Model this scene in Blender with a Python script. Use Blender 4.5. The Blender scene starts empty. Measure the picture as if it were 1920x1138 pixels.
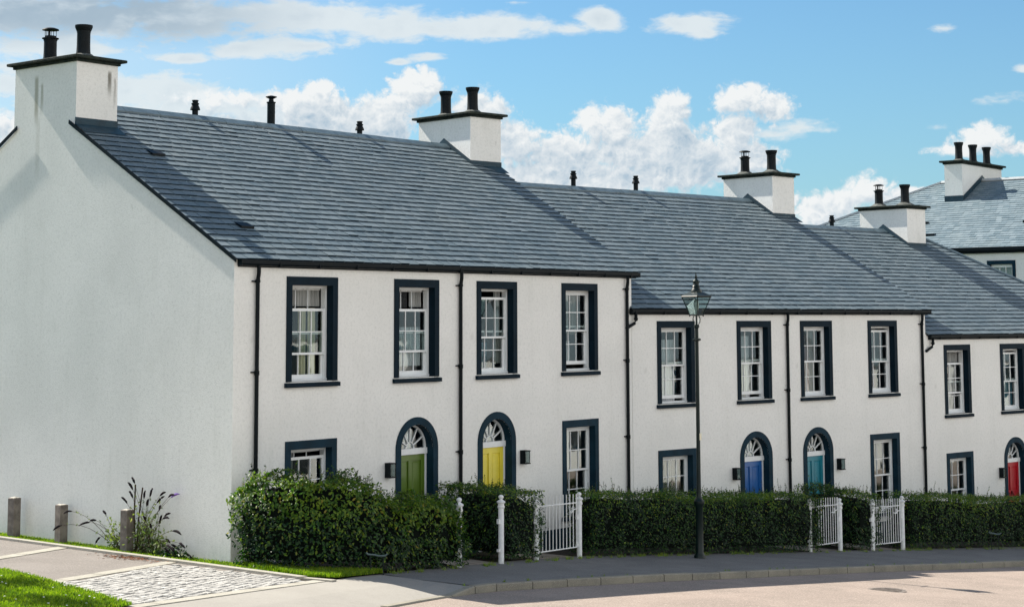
import bpy, bmesh, math, random
from mathutils import Vector, Matrix, Euler, noise as mnoise
R = math.radians
C = bpy.context.scene.collection

# ------------------------------------------------------------------ camera
YAW, PITCH, ROLL, FPX, U0, V0 = 39.755, 6.008, -0.075, 3282.987, 896.252, 252.534
cam_d = bpy.data.cameras.new("camera"); cam = bpy.data.objects.new("camera", cam_d); C.objects.link(cam)
a, t, r = R(YAW), R(PITCH), R(ROLL)
fw = Vector((math.cos(a)*math.cos(t), math.sin(a)*math.cos(t), math.sin(t)))
rt = Vector((math.sin(a), -math.cos(a), 0)); up = rt.cross(fw)
rt2 = rt*math.cos(r)+up*math.sin(r); up2 = up*math.cos(r)-rt*math.sin(r)
m = Matrix((rt2, up2, -fw)).transposed().to_4x4()
m.translation = Vector((-20.9644, -23.0116, 4.1965))
cam.matrix_world = m
cam_d.sensor_fit = 'HORIZONTAL'; cam_d.sensor_width = 36.0
cam_d.lens = FPX/1920*36
cam_d.shift_x = (960-U0)/1920; cam_d.shift_y = (V0-569)/1920
cam_d.clip_start = 0.5; cam_d.clip_end = 5000
bpy.context.scene.camera = cam

# ------------------------------------------------------------------ sun, sky, exposure
to_sun = Vector((-0.05, 1.0, 0.95)).normalized()
EL = math.asin(to_sun.z); ROT = math.atan2(to_sun.x, to_sun.y)
sd = bpy.data.lights.new("sun", 'SUN'); sd.energy = 5.0; sd.angle = R(0.5); sd.color = (1.0, 0.93, 0.82)
so = bpy.data.objects.new("sun", sd); C.objects.link(so)
so.rotation_euler = (-to_sun).to_track_quat('-Z', 'Y').to_euler(); so.location = (0, 30, 40)
sc = bpy.context.scene
sc.view_settings.view_transform = 'Standard'; sc.view_settings.look = 'None'
sc.view_settings.exposure = 1.05; sc.view_settings.gamma = 1.0
sc.render.engine = 'CYCLES'

# tiny node helper ---------------------------------------------------
class NT:
    def __init__(s, tree): s.t = tree; s.n = tree.nodes; s.l = tree.links
    def add(s, typ, **kw):
        n = s.n.new(typ)
        for k, v in kw.items(): setattr(n, k, v)
        return n
    def put(s, sock, v):
        if hasattr(v, 'links') or hasattr(v, 'is_linked'): s.l.new(v, sock)
        else: sock.default_value = v
    def math(s, op, a, b=None, c=None, clamp=False):
        n = s.add('ShaderNodeMath', operation=op, use_clamp=clamp); s.put(n.inputs[0], a)
        if b is not None: s.put(n.inputs[1], b)
        if c is not None: s.put(n.inputs[2], c)
        return n.outputs[0]
    def vmath(s, op, a, b=None):
        n = s.add('ShaderNodeVectorMath', operation=op); s.put(n.inputs[0], a)
        if b is not None: s.put(n.inputs[1], b)
        return n.outputs['Value' if op in ('LENGTH', 'DOT_PRODUCT') else 'Vector']
    def mix(s, f, a, b, blend='MIX'):
        n = s.add('ShaderNodeMix', data_type='RGBA', blend_type=blend)
        s.put(n.inputs[0], f); s.put(n.inputs[6], a); s.put(n.inputs[7], b); return n.outputs[2]
    def ramp(s, f, lo, hi, a=0.0, b=1.0, smooth=True):
        n = s.add('ShaderNodeMapRange', interpolation_type='SMOOTHSTEP' if smooth else 'LINEAR')
        s.put(n.inputs[0], f)
        for k, v in zip((1, 2, 3, 4), (lo, hi, a, b)): s.put(n.inputs[k], v)
        return n.outputs[0]
    def noise(s, vec, scale, detail=4, rough=.55, dim='3D', dist=0.0):
        n = s.add('ShaderNodeTexNoise', noise_dimensions=dim); s.put(n.inputs['Vector'], vec)
        n.inputs['Scale'].default_value = scale; n.inputs['Detail'].default_value = detail
        n.inputs['Roughness'].default_value = rough; n.inputs['Distortion'].default_value = dist
        return n
    def xyz(s, x, y, z=0.0):
        n = s.add('ShaderNodeCombineXYZ')
        for i, v in enumerate((x, y, z)): s.put(n.inputs[i], v)
        return n.outputs[0]
    def sep(s, v):
        n = s.add('ShaderNodeSeparateXYZ'); s.put(n.inputs[0], v); return n.outputs

SKY_STR = 0.068
FILL_CLOUD = (.86, .84, .80)
CLOUD_K = 0.62
world = bpy.data.worlds.new("World"); sc.world = world; world.use_nodes = True
w = NT(world.node_tree); w.n.clear()
out = w.add('ShaderNodeOutputWorld'); bg = w.add('ShaderNodeBackground'); w.l.new(bg.outputs[0], out.inputs[0])
sky = w.add('ShaderNodeTexSky', sky_type='NISHITA'); sky.sun_disc = False
sky.sun_elevation = EL; sky.sun_rotation = ROT; sky.air_density = 1.0; sky.dust_density = 0.4; sky.ozone_density = 1.6
d = w.add('ShaderNodeTexCoord').outputs['Generated']
dn = w.vmath('NORMALIZE', d); dx, dy, dz = w.sep(dn)
az = w.math('MULTIPLY', w.math('ARCTAN2', dy, dx), 180/math.pi)
el = w.math('MULTIPLY', w.math('ARCSINE', dz), 180/math.pi)
K = 1.0/SKY_STR      # radiances below are given as they should appear at strength 1
skc = w.mix(1.0, sky.outputs[0], (0.54, .79, .91, 1), 'MULTIPLY')
skc = w.mix(w.ramp(el, 12.0, -1.0, 0.0, .40), skc, tuple(K*v for v in (.12, .235, .31))+(1,))
# unseen bright cloud added low opposite the sun, to fill the shaded fronts
g1 = w.noise(dn, 2.4, 4, .6).outputs[0]
gm = w.math('MULTIPLY', w.ramp(g1, .38, .54), w.math('MULTIPLY', w.ramp(dy, .30, -.10), w.ramp(el, 50, 28)))
fin = w.mix(gm, skc, w.mix(w.ramp(g1, .5, .75), tuple(K*v for v in FILL_CLOUD)+(1,), tuple(K*v*.62 for v in FILL_CLOUD)+(1,)))
w.l.new(fin, bg.inputs[0]); bg.inputs[1].default_value = SKY_STR

# the clouds seen over the roofs: a far piece of the sky dome, density chart + noise
def sky_patch():
    import numpy as np
    CUM = [(400,185,110,22,.7),(560,192,110,36,1),(1000,330,110,40,1),(1100,335,120,40,1),(1260,320,120,40,1),(1400,300,80,40,1),(590,165,42,24,1),(640,225,160,40,1),(720,215,60,60,1),(770,165,62,46,1.2),(795,150,34,34,1),
       (700,250,70,40,1),(890,215,62,60,1),(955,262,70,55,1),(1060,290,100,60,1),(1105,225,40,34,1),(1150,240,60,50,1),(1190,285,110,52,1),(1250,240,56,66,1.1),
       (1262,195,40,34,1),(1300,290,85,50,1),(1380,250,55,52,1),(1395,185,62,34,1.1),(1455,205,44,36,1),(1340,300,90,30,1),(1180,335,220,24,1),
       (1620,362,60,34,1),(1560,385,60,30,1),(1530,400,60,44,1),(1700,372,70,22,1),(1830,268,56,28,1),(1790,290,80,14,.8),(1890,290,60,16,.8),(200,250,420,50,1),(600,255,170,30,1)]
    STR = [(110,165,260,60,1),(330,190,200,52,1),(520,225,200,50,1),(230,250,380,60,1),(80,40,340,62,1),(330,36,230,52,1),(560,30,180,44,1),(700,45,170,38,1),(900,45,140,34,.9),(1010,42,80,14,.6),(470,92,150,26,1),(560,84,60,14,.9),(330,112,90,13,.9),
       (1125,33,52,26,1),(1060,50,60,13,.7),(1300,44,95,24,.9),(1325,62,40,14,.8),(800,102,52,9,.8),(735,112,26,7,.7),(1550,252,34,6,.7),(1490,240,70,12,.6),
       (965,3,40,7,.7),(1845,200,50,12,.35),(1905,148,22,11,.8),(1760,68,22,8,.4),(1745,246,20,6,.35),(100,100,200,30,.9),(1440,255,100,14,.6)]
    nx, ny = 300, 150; U = np.linspace(-500, 2420, nx); V = np.linspace(-420, 700, ny); u, v = np.meshgrid(U, V)
    def fld(L, u, v):
        acc = np.full(u.shape, -3.0); 
        for (x, y, rx, ry, k) in L:
            q = k*(1.0-np.sqrt(((u-x)/rx)**2+((v-y)/ry)**2)); m_ = np.maximum(acc, q); h = np.maximum(.35-np.abs(acc-q), 0)/.35; acc = m_+h*h*.35/4
        return acc
    c = fld(CUM, u, v); s_ = fld(STR, u, v); c2 = fld(CUM, u-26, v-34)
    shade = np.clip(c, -1, 1.2)-np.clip(c2, -1, 1.2)
    AZ = np.radians(55.13-u*.01725); ELV = np.radians(10.33-v*.01740)
    Rr = 2500.0
    co = np.stack([np.cos(ELV)*np.cos(AZ)*Rr-21, np.cos(ELV)*np.sin(AZ)*Rr-23, np.sin(ELV)*Rr+4.2], -1).reshape(-1, 3)
    idx = np.arange(nx*ny).reshape(ny, nx); f = np.stack([idx[:-1, :-1], idx[:-1, 1:], idx[1:, 1:], idx[1:, :-1]], -1).reshape(-1, 4)
    me = bpy.data.meshes.new('sky'); me.from_pydata(co.tolist(), [], f.tolist())
    for nm, arr in (('cum', c), ('str', s_), ('shade', shade), ('cx', u/100), ('cy', v/100)):
        at = me.attributes.new(nm, 'FLOAT', 'POINT'); at.data.foreach_set('value', arr.reshape(-1).astype(np.float32))
    m = bpy.data.materials.new('sky_cloud'); m.use_nodes = True; T = NT(m.node_tree); T.n.clear(); m.cycles.emission_sampling = 'NONE'
    A = lambda n: T.add('ShaderNodeAttribute', attribute_name=n).outputs['Fac']
    P0 = T.xyz(A('cx'), A('cy'), 0.0)
    wp = T.noise(P0, 1.3, 4, .55); P1 = T.vmath('ADD', P0, T.vmath('MULTIPLY', T.vmath('SUBTRACT', wp.outputs['Color'], (.5, .5, .5)), (.42, .32, 0)))
    def bil(P):
        a1 = T.math('ABSOLUTE', T.math('SUBTRACT', T.noise(P, 2.3, 1, .5).outputs[0], .5)); a2 = T.math('ABSOLUTE', T.math('SUBTRACT', T.noise(P, 5.2, 2, .55).outputs[0], .5)); a3 = T.math('ABSOLUTE', T.math('SUBTRACT', T.noise(P, 12.5, 5, .6).outputs[0], .5))
        return T.math('ADD', T.math('MULTIPLY', a1, 2.0), T.math('ADD', T.math('MULTIPLY', a2, 1.25), T.math('MULTIPLY', a3, .75)))
    b0 = bil(P1); b1 = bil(T.vmath('ADD', P1, (-.05, -.085, 0)))
    f1 = T.noise(P1, 3.0, 8, .58).outputs[0]
    dens = T.math('ADD', T.math('ADD', T.math('MULTIPLY', A('cum'), 1.35), .12), T.math('ADD', T.math('MULTIPLY', T.math('SUBTRACT', b0, .42), 1.05), T.math('MULTIPLY', T.math('SUBTRACT', f1, .5), .6)))
    cm = T.ramp(dens, -.08, .55)
    soft = T.noise(P0, 1.5, 5, .5).outputs[0]
    lit = T.math('ADD', .66, T.math('ADD', T.math('MULTIPLY', T.math('SUBTRACT', b0, b1), .85), T.math('MULTIPLY', A('shade'), .55)))
    lit = T.math('SUBTRACT', lit, T.math('MULTIPLY', T.ramp(dens, .35, 1.4), T.ramp(soft, .38, .62, .05, .50)), clamp=True)
    ccol = T.mix(lit, (.27, .38, .48, 1), (.69, .71, .715, 1))
    P3 = T.vmath('MULTIPLY', P1, (.5, 1.3, 1)); st = T.noise(P3, 2.2, 8, .6).outputs[0]
    s0 = T.math('ADD', A('str'), T.math('MULTIPLY', T.math('SUBTRACT', st, .5), 1.9)); sm = T.ramp(s0, -.05, .55)
    grey = T.math('MULTIPLY', T.ramp(A('cx'), 6.4, 2.5), T.ramp(A('cy'), 1.15, .45))
    sc_ = T.mix(T.math('MULTIPLY', grey, T.ramp(T.noise(P3, 1.3, 5, .55).outputs[0], .22, .52)), (.60, .65, .67, 1), (.30, .375, .44, 1))
    sc_ = T.mix(T.math('MULTIPLY', T.ramp(s0, .3, 1.3), T.ramp(soft, .35, .65, 0, .5)), sc_, (.40, .47, .53, 1))
    veil = T.math('MULTIPLY', T.ramp(A('cx'), 9.5, 1.0), T.math('MULTIPLY', T.math('MULTIPLY', T.ramp(A('cy'), -3.9, -1.2), T.ramp(A('cx'), -4.8, -2.5)), .38))
    sm = T.math('MAXIMUM', T.math('MULTIPLY', sm, .93), veil)
    col = T.mix(cm, sc_, ccol); al = T.math('MAXIMUM', cm, sm)
    o = T.add('ShaderNodeOutputMaterial'); em = T.add('ShaderNodeEmission'); T.put(em.inputs[0], col); em.inputs[1].default_value = CLOUD_K; tr = T.add('ShaderNodeBsdfTransparent'); mx = T.add('ShaderNodeMixShader')
    T.put(mx.inputs[0], al); T.l.new(tr.outputs[0], mx.inputs[1]); T.l.new(em.outputs[0], mx.inputs[2]); T.l.new(mx.outputs[0], o.inputs[0])
    me.materials.append(m); ob = bpy.data.objects.new('sky', me); C.objects.link(ob); ob['kind'] = 'structure'
sky_patch()

# ------------------------------------------------------------------ materials
def mat(name, col=(.5, .5, .5), rough=.6, spec=.5, metal=0.0, var=0.0, vscale=3.0, bump=0.0, bscale=60.0, bdist=.01, island=0.0, col2=None, coat=0.0):
    m = bpy.data.materials.new(name); m.use_nodes = True; T = NT(m.node_tree)
    b = T.n['Principled BSDF']; b.inputs['Roughness'].default_value = rough; b.inputs['Metallic'].default_value = metal
    b.inputs['Specular IOR Level'].default_value = spec; b.inputs['Coat Weight'].default_value = coat
    tc = T.add('ShaderNodeTexCoord').outputs['Object']
    c = tuple(col)+(1,)
    if var or col2:
        n = T.noise(tc, vscale, 6, .6)
        c2 = tuple(col2)+(1,) if col2 else tuple(v*(1-var) for v in col)+(1,)
        c = T.mix(T.ramp(n.outputs[0], .35, .65), c, c2)
    if island:
        g = T.add('ShaderNodeNewGeometry').outputs['Random Per Island']
        f = T.ramp(g, 0, 1, 1-island, 1+island, False)
        c = T.mix(1.0, c, T.xyz(f, f, f), 'MULTIPLY')
    T.put(b.inputs['Base Color'], c)
    if bump:
        n = T.noise(tc, bscale, 4, .6); bn = T.add('ShaderNodeBump'); bn.inputs['Strength'].default_value = bump
        bn.inputs['Distance'].default_value = bdist; T.l.new(n.outputs[0], bn.inputs['Height']); T.l.new(bn.outputs[0], b.inputs['Normal'])
    m['T'] = 0
    return m

def harling(name, gable=False):
    m = bpy.data.materials.new(name); m.use_nodes = True; T = NT(m.node_tree); b = T.n['Principled BSDF']
    b.inputs['Roughness'].default_value = .92; b.inputs['Specular IOR Level'].default_value = .2
    tc = T.add('ShaderNodeTexCoord').outputs['Object']
    big = T.noise(tc, .55, 5, .6).outputs[0]
    x, y, z = T.sep(tc)
    streak = T.noise(T.xyz(T.math('MULTIPLY', x, 2.2), T.math('MULTIPLY', y, 2.2), T.math('MULTIPLY', z, .22)), 1.6, 5, .6).outputs[0]
    fine = T.noise(tc, 17, 4, .75).outputs[0]
    c = T.mix(T.ramp(big, .3, .72), (.82, .82, .795, 1), (.74, .745, .72, 1))
    c = T.mix(T.ramp(streak, .54, .8, 0, .26), c, (.55, .56, .52, 1))
    c = T.mix(T.ramp(fine, .45, .72, 0, .38), c, (.50, .51, .49, 1))
    blot = T.noise(tc, 1.7, 6, .7).outputs[0]; c = T.mix(T.ramp(blot, .52, .74, 0, .22), c, (.60, .60, .565, 1))
    low = T.ramp(z, .9, -.7, 0, .28)
    c = T.mix(T.math('MULTIPLY', low, T.ramp(streak, .35, .6)), c, (.42, .44, .38, 1))
    spots = T.noise(tc, 3.3, 3, .5).outputs[0]
    c = T.mix(T.ramp(spots, .70, .78, 0, .35), c, (.50, .50, .47, 1))
    T.put(b.inputs['Base Color'], c)
    n1 = T.noise(tc, 38, 5, .65).outputs[0]; n2 = T.noise(tc, 7, 3, .5).outputs[0]
    h = T.math('ADD', n1, T.math('MULTIPLY', n2, .25))
    bn = T.add('ShaderNodeBump'); bn.inputs['Strength'].default_value = .6; bn.inputs['Distance'].default_value = .008
    T.l.new(h, bn.inputs['Height']); T.l.new(bn.outputs[0], b.inputs['Normal'])
    return m, T, b, c, tc

M = {}
M['wall'] = harling('white_harling')[0]
def stained():
    # weathered chimney render: brown-green runs below the cap at fixed places
    m, T, b, c, tc = harling('stained_harling')
    x, y, z = T.sep(tc)
    nn = T.noise(T.xyz(T.math('MULTIPLY', x, 9), T.math('MULTIPLY', y, 9), T.math('MULTIPLY', z, .9)), 1.0, 4, .6).outputs[0]
    def run(coord, at, wd, z0, z1, k):
        f = T.ramp(T.math('ABSOLUTE', T.math('SUBTRACT', T.math('ADD', coord, T.math('MULTIPLY', T.math('SUBTRACT', nn, .5), .10)), at)), wd, wd*.3)
        g = T.math('MULTIPLY', T.ramp(z, z0, z0+.5), T.ramp(z, z1, z1-.12))
        return T.math('MULTIPLY', T.math('MULTIPLY', f, g), T.math('MULTIPLY', T.ramp(nn, .2, .48), k))
    gx = T.ramp(x, .02, .01)
    for at, wd, z0, z1, k in ((5.86, .09, 7.9, 9.05, .60), (5.68, .07, 8.1, 8.9, .5), (5.78, .10, 6.8, 8.2, .16)):
        c = T.mix(T.math('MULTIPLY', gx, run(y, at, wd, z0, z1, k)), c, (.20, .19, .11, 1))
    gy = T.math('MULTIPLY', T.ramp(y, 4.60, 4.59), T.ramp(x, .3, .4))
    for at, wd, z0, z1, k in ((.80, .06, 8.45, 9.12, .95), (.93, .035, 8.25, 9.0, .6)):
        c = T.mix(T.math('MULTIPLY', gy, run(x, at, wd, z0, z1, k)), c, (.10, .09, .06, 1))
    T.put(b.inputs['Base Color'], c)
    return m
M['wall_stained'] = stained()
M['navy'] = mat('navy_paint', (.002, .013, .024), .6, .10, var=.25, vscale=4, bump=.15, bscale=30, bdist=.003)
M['navy2'] = mat('weathered_navy_paint', (.005, .028, .048), .6, .12, var=.3, vscale=3, bump=.15, bscale=30, bdist=.003)
M['white'] = mat('white_gloss_paint', (.77, .80, .81), .35, .5, var=.06, vscale=5)
M['black'] = mat('black_metal_paint', (.002, .006, .009), .5, .15, var=.3, vscale=5)
M['pot'] = mat('black_clay_pot', (.004, .008, .011), .6, .2, var=.4, vscale=8, bump=.2, bscale=20)
M['lead'] = mat('lead_sheet', (.014, .045, .068), .55, .3, var=.3, vscale=6, bump=.15, bscale=12)
M['ridge'] = mat('grey_ridge_sheet', (.10, .15, .18), .45, .5, var=.3, vscale=4)
M['cap'] = mat('mossy_stone_cap', (.012, .020, .020), .9, .15, col2=(.035, .042, .034), vscale=9, bump=.6, bscale=25, bdist=.02)
M['flaunch'] = mat('mortar_flaunching', (.14, .15, .14), .95, .2, var=.5, vscale=8, bump=.5, bscale=30)
def slate_mat(name, k=1.0):
    m = bpy.data.materials.new(name); m.use_nodes = True; T = NT(m.node_tree); b = T.n['Principled BSDF']
    tc = T.add('ShaderNodeTexCoord').outputs['Object']
    g = T.add('ShaderNodeNewGeometry').outputs['Random Per Island']
    wn = T.add('ShaderNodeTexWhiteNoise', noise_dimensions='1D'); T.l.new(g, wn.inputs['W'])
    c = T.mix(T.ramp(g, 0, 1, 0, 1, False), tuple(v*k for v in (.084, .122, .145))+(1,), tuple(v*k for v in (.140, .180, .202))+(1,))
    c = T.mix(T.ramp(wn.outputs['Value'], .8, 1.0, 0, .45), c, tuple(v*k for v in (.17, .21, .232))+(1,))
    n = T.noise(tc, 5.0, 6, .65).outputs[0]; c = T.mix(T.ramp(n, .35, .7, 0, .35), c, tuple(v*k for v in (.092, .130, .152))+(1,))
    n4 = T.noise(tc, .5, 4, .6).outputs[0]; c = T.mix(T.ramp(n4, .45, .7, 0, .2), c, tuple(v*k for v in (.16, .185, .18))+(1,))
    T.put(b.inputs['Base Color'], c); T.put(b.inputs['Roughness'], T.ramp(n, .3, .7, .5, .68))
    b.inputs['Specular IOR Level'].default_value = .35
    nb = T.noise(tc, 22, 5, .7).outputs[0]; bn = T.add('ShaderNodeBump'); bn.inputs['Strength'].default_value = .35; bn.inputs['Distance'].default_value = .008
    T.l.new(nb, bn.inputs['Height']); T.l.new(bn.outputs[0], b.inputs['Normal']); return m
M['slate'] = slate_mat('slate'); M['slate_edge_shade'] = mat('slate_edge_painted_shade', (.007, .017, .027), .9, .1)  # butt edges coloured dark to paint the shade line below each course
M['under'] = mat('slate_underlay', (.02, .028, .038), .9, .2)
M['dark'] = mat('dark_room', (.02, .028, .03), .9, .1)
M['floorboard'] = mat('room_floor', (.06, .045, .03), .8, .2)
def glass(nm='window_glass', k=1.7, add=.03, ior=1.6):
    m = bpy.data.materials.new(nm); m.use_nodes = True; T = NT(m.node_tree); T.n.clear()
    o = T.add('ShaderNodeOutputMaterial'); gl = T.add('ShaderNodeBsdfGlossy'); tr = T.add('ShaderNodeBsdfTransparent'); mx = T.add('ShaderNodeMixShader')
    gl.inputs['Roughness'].default_value = .02; gl.inputs['Color'].default_value = (.95, 1, 1, 1); tr.inputs['Color'].default_value = (.86, .93, .92, 1)
    fr = T.add('ShaderNodeFresnel'); fr.inputs['IOR'].default_value = ior
    tc = T.add('ShaderNodeTexCoord').outputs['Object']; n = T.noise(tc, 2.2, 2, .5).outputs[0]
    bn = T.add('ShaderNodeBump'); bn.inputs['Strength'].default_value = .3; bn.inputs['Distance'].default_value = .004
    T.l.new(n, bn.inputs['Height']); T.l.new(bn.outputs[0], gl.inputs['Normal'])
    T.put(mx.inputs[0], T.math('ADD', T.math('MULTIPLY', fr.outputs[0], k), add, clamp=True)); T.l.new(tr.outputs[0], mx.inputs[1]); T.l.new(gl.outputs[0], mx.inputs[2]); T.l.new(mx.outputs[0], o.inputs[0])
    return m
M['glass'] = glass()
M['thin'] = glass('lantern_glass', .5, .01, 1.3); M['smoke'] = glass('smoked_glass', .5, .01, 1.3)
M['smoke'].node_tree.nodes['Transparent BSDF'].inputs[0].default_value = (.42, .50, .50, 1); M['thin'].node_tree.nodes['Transparent BSDF'].inputs[0].default_value = (.80, .90, .88, 1)
M['cream'] = mat('cream_curtain', (.80, .76, .58), .9, .1)
M['lace'] = mat('white_net_curtain', (.78, .80, .82), .9, .1)
M['greycloth'] = mat('grey_curtain', (.36, .37, .36), .9, .1)
M['pinkcloth'] = mat('dusky_pink_curtain', (.34, .20, .20), .9, .1)
M['bluecloth'] = mat('blue_grey_curtain', (.14, .28, .36), .9, .1)
M['blind'] = mat('slatted_blind', (.05, .055, .06), .7, .3)
DOORC = {'green': (.085, .155, .012), 'yellow': (.78, .66, .06), 'blue': (.008, .10, .34), 'teal': (.008, .20, .27), 'red': (.42, .006, .016)}
for k, v in DOORC.items(): M['door_'+k] = mat('%s_door_paint' % k, v, .38, .5, var=.12, vscale=3, coat=.15)
M['brass'] = mat('dull_brass', (.12, .09, .05), .4, .5, metal=.6)
M['lampglass'] = mat('frosted_lamp_glass', (.25, .30, .29), .15, .6)
M['asphalt'] = None
def granular(name, c1, c2, speck, sc_=90, big=.7, bump=.5, crack=0.0):
    m = bpy.data.materials.new(name); m.use_nodes = True; T = NT(m.node_tree); b = T.n['Principled BSDF']
    b.inputs['Roughness'].default_value = .9; b.inputs['Specular IOR Level'].default_value = .25
    tc = T.add('ShaderNodeTexCoord').outputs['Object']
    n1 = T.noise(tc, big, 7, .62).outputs[0]; n2 = T.noise(tc, sc_, 2, .6).outputs[0]; n3 = T.noise(tc, 9, 5, .7).outputs[0]
    c = T.mix(T.ramp(n1, .3, .7), c1+(1,), c2+(1,))
    c = T.mix(T.ramp(n2, .5, .68, 0, .8), c, speck+(1,))
    c = T.mix(T.ramp(n3, .55, .75, 0, .35), c, tuple(v*.6 for v in c2)+(1,))
    if crack:
        v = T.add('ShaderNodeTexVoronoi', feature='DISTANCE_TO_EDGE'); w_ = T.noise(tc, 1.6, 4, .6)
        T.put(v.inputs['Vector'], T.vmath('ADD', tc, T.vmath('MULTIPLY', w_.outputs['Color'], (.6, .6, 0)))); v.inputs['Scale'].default_value = .35
        c = T.mix(T.ramp(v.outputs['Distance'], .012, .004, 0, crack), c, (.05, .045, .04, 1))
    T.put(b.inputs['Base Color'], c)
    bn = T.add('ShaderNodeBump'); bn.inputs['Strength'].default_value = bump; bn.inputs['Distance'].default_value = .008
    T.l.new(T.math('ADD', n2, T.math('MULTIPLY', n3, .5)), bn.inputs['Height']); T.l.new(bn.outputs[0], b.inputs['Normal']); return m
M['road'] = granular('pink_chip_road', (.285, .232, .198), (.215, .178, .152), (.44, .37, .32), 38, .9, .9)
M['pave'] = granular('footway_asphalt_shaded_tone', (.172, .170, .163), (.128, .128, .125), (.25, .25, .245), 45, 1.1, .6)  # same asphalt as the apron, with the shade of the row put into its colour
M['apron'] = granular('asphalt_sunlit_tone', (.30, .285, .255), (.26, .245, .22), (.37, .35, .32), 80, .6, .4)  # paler version of the footway asphalt, sunlight put into its colour
M['path'] = granular('path_asphalt', (.21, .19, .175), (.17, .153, .14), (.32, .29, .26), 45, .8, .9)
M['kerb'] = granular('kerb_granite', (.27, .25, .20), (.19, .18, .15), (.34, .32, .27), 70, 1.5, .4)
M['edging'] = granular('pale_edging_stone', (.38, .36, .31), (.30, .285, .24), (.46, .44, .385), 60, 1.5, .4)
M['slab'] = granular('concrete_slab', (.33, .28, .23), (.27, .235, .19), (.38, .34, .29), 60, 1.5, .3)
M['soil'] = granular('garden_soil', (.035, .028, .02), (.022, .018, .013), (.06, .05, .035), 30, 2, 1)
M['cobble'] = mat('pale_granite_sett', (.42, .41, .385), .75, .4, var=.25, vscale=14, bump=.8, bscale=22, bdist=.02, island=.16)
M['mortar'] = mat('sett_joint', (.09, .08, .065), .95, .1, var=.4, vscale=9)
M['timber'] = mat('weathered_timber', (.25, .218, .19), .85, .2, col2=(.14, .12, .105), vscale=5, bump=.4, bscale=35, bdist=.01)
M['timber_end'] = mat('sunbleached_end_grain', (.55, .52, .45), .85, .2, var=.3, vscale=20)
def leafmat(name, c1, c2, c3, trans=.35, rough=.45):
    m = bpy.data.materials.new(name); m.use_nodes = True; T = NT(m.node_tree); T.n.clear()
    o = T.add('ShaderNodeOutputMaterial'); b = T.add('ShaderNodeBsdfPrincipled'); tl = T.add('ShaderNodeBsdfTranslucent'); mx = T.add('ShaderNodeMixShader')
    g = T.add('ShaderNodeNewGeometry').outputs['Random Per Island']
    tc = T.add('ShaderNodeTexCoord').outputs['Object']; n = T.noise(tc, 1.1, 4, .6).outputs[0]
    c = T.mix(T.ramp(T.math('ADD', g, T.math('MULTIPLY', T.math('SUBTRACT', n, .5), 1.2)), .2, .95), c1+(1,), c2+(1,))
    c = T.mix(T.ramp(g, .955, .985), c, c3+(1,))
    T.put(b.inputs['Base Color'], c); b.inputs['Roughness'].default_value = rough; b.inputs['Specular IOR Level'].default_value = .4
    T.put(tl.inputs['Color'], T.mix(1.0, c, (1.5, 1.7, .7, 1), 'MULTIPLY'))
    mx.inputs[0].default_value = trans
    T.l.new(b.outputs[0], mx.inputs[1]); T.l.new(tl.outputs[0], mx.inputs[2]); T.l.new(mx.outputs[0], o.inputs[0]); return m
M['leaf'] = leafmat('hedge_leaf', (.004, .025, .009), (.026, .082, .011), (.12, .14, .02))
M['leaf_warm'] = leafmat('hedge_leaf_young', (.035, .10, .008), (.15, .23, .012), (.26, .22, .03))
M['core'] = mat('hedge_twigs', (.003, .006, .004), .95, .1)
M['twig'] = mat('brown_twig', (.05, .035, .025), .9, .1)
M['grass'] = leafmat('lawn_grass', (.09, .17, .006), (.23, .32, .012), (.26, .30, .04), .4, .5)
M['turf'] = mat('turf', (.035, .075, .010), .95, .1, var=.5, vscale=20, bump=.6, bscale=60)
M['strip'] = mat('mossy_soil', (.06, .055, .03), .95, .1, col2=(.035, .065, .015), vscale=6, bump=.6, bscale=50)
M['budleaf'] = leafmat('grey_green_leaf', (.10, .15, .05), (.22, .27, .09), (.30, .30, .14), .3, .6)
M['budflower'] = mat('faded_flower_spike', (.016, .012, .015), .9, .1)
M['budfresh'] = mat('purple_flower_spike', (.22, .13, .42), .9, .1)
M['treeleaf'] = leafmat('tree_leaf', (.02, .06, .012), (.06, .12, .02), (.10, .15, .03))
M['bark'] = mat('bark', (.08, .06, .045), .95, .1, var=.4, bump=.6, bscale=12)
M['litter'] = mat('dry_leaf_litter', (.16, .07, .035), .9, .1, island=.5)
M['lampgreen'] = mat('dark_green_cast_iron', (.003, .013, .012), .4, .3, var=.3, vscale=5)
M['postwhite'] = mat('white_iron_paint', (.74, .76, .76), .4, .5, var=.15, vscale=9)
M['iron'] = mat('cast_iron_cover', (.20, .17, .145), .6, .4, var=.4, vscale=12)
M['steel'] = mat('dull_galvanised_metal', (.10, .14, .14), .4, .5, metal=.5)
M['daisy'] = mat('white_petal', (.85, .85, .82), .8, .1)

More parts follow.
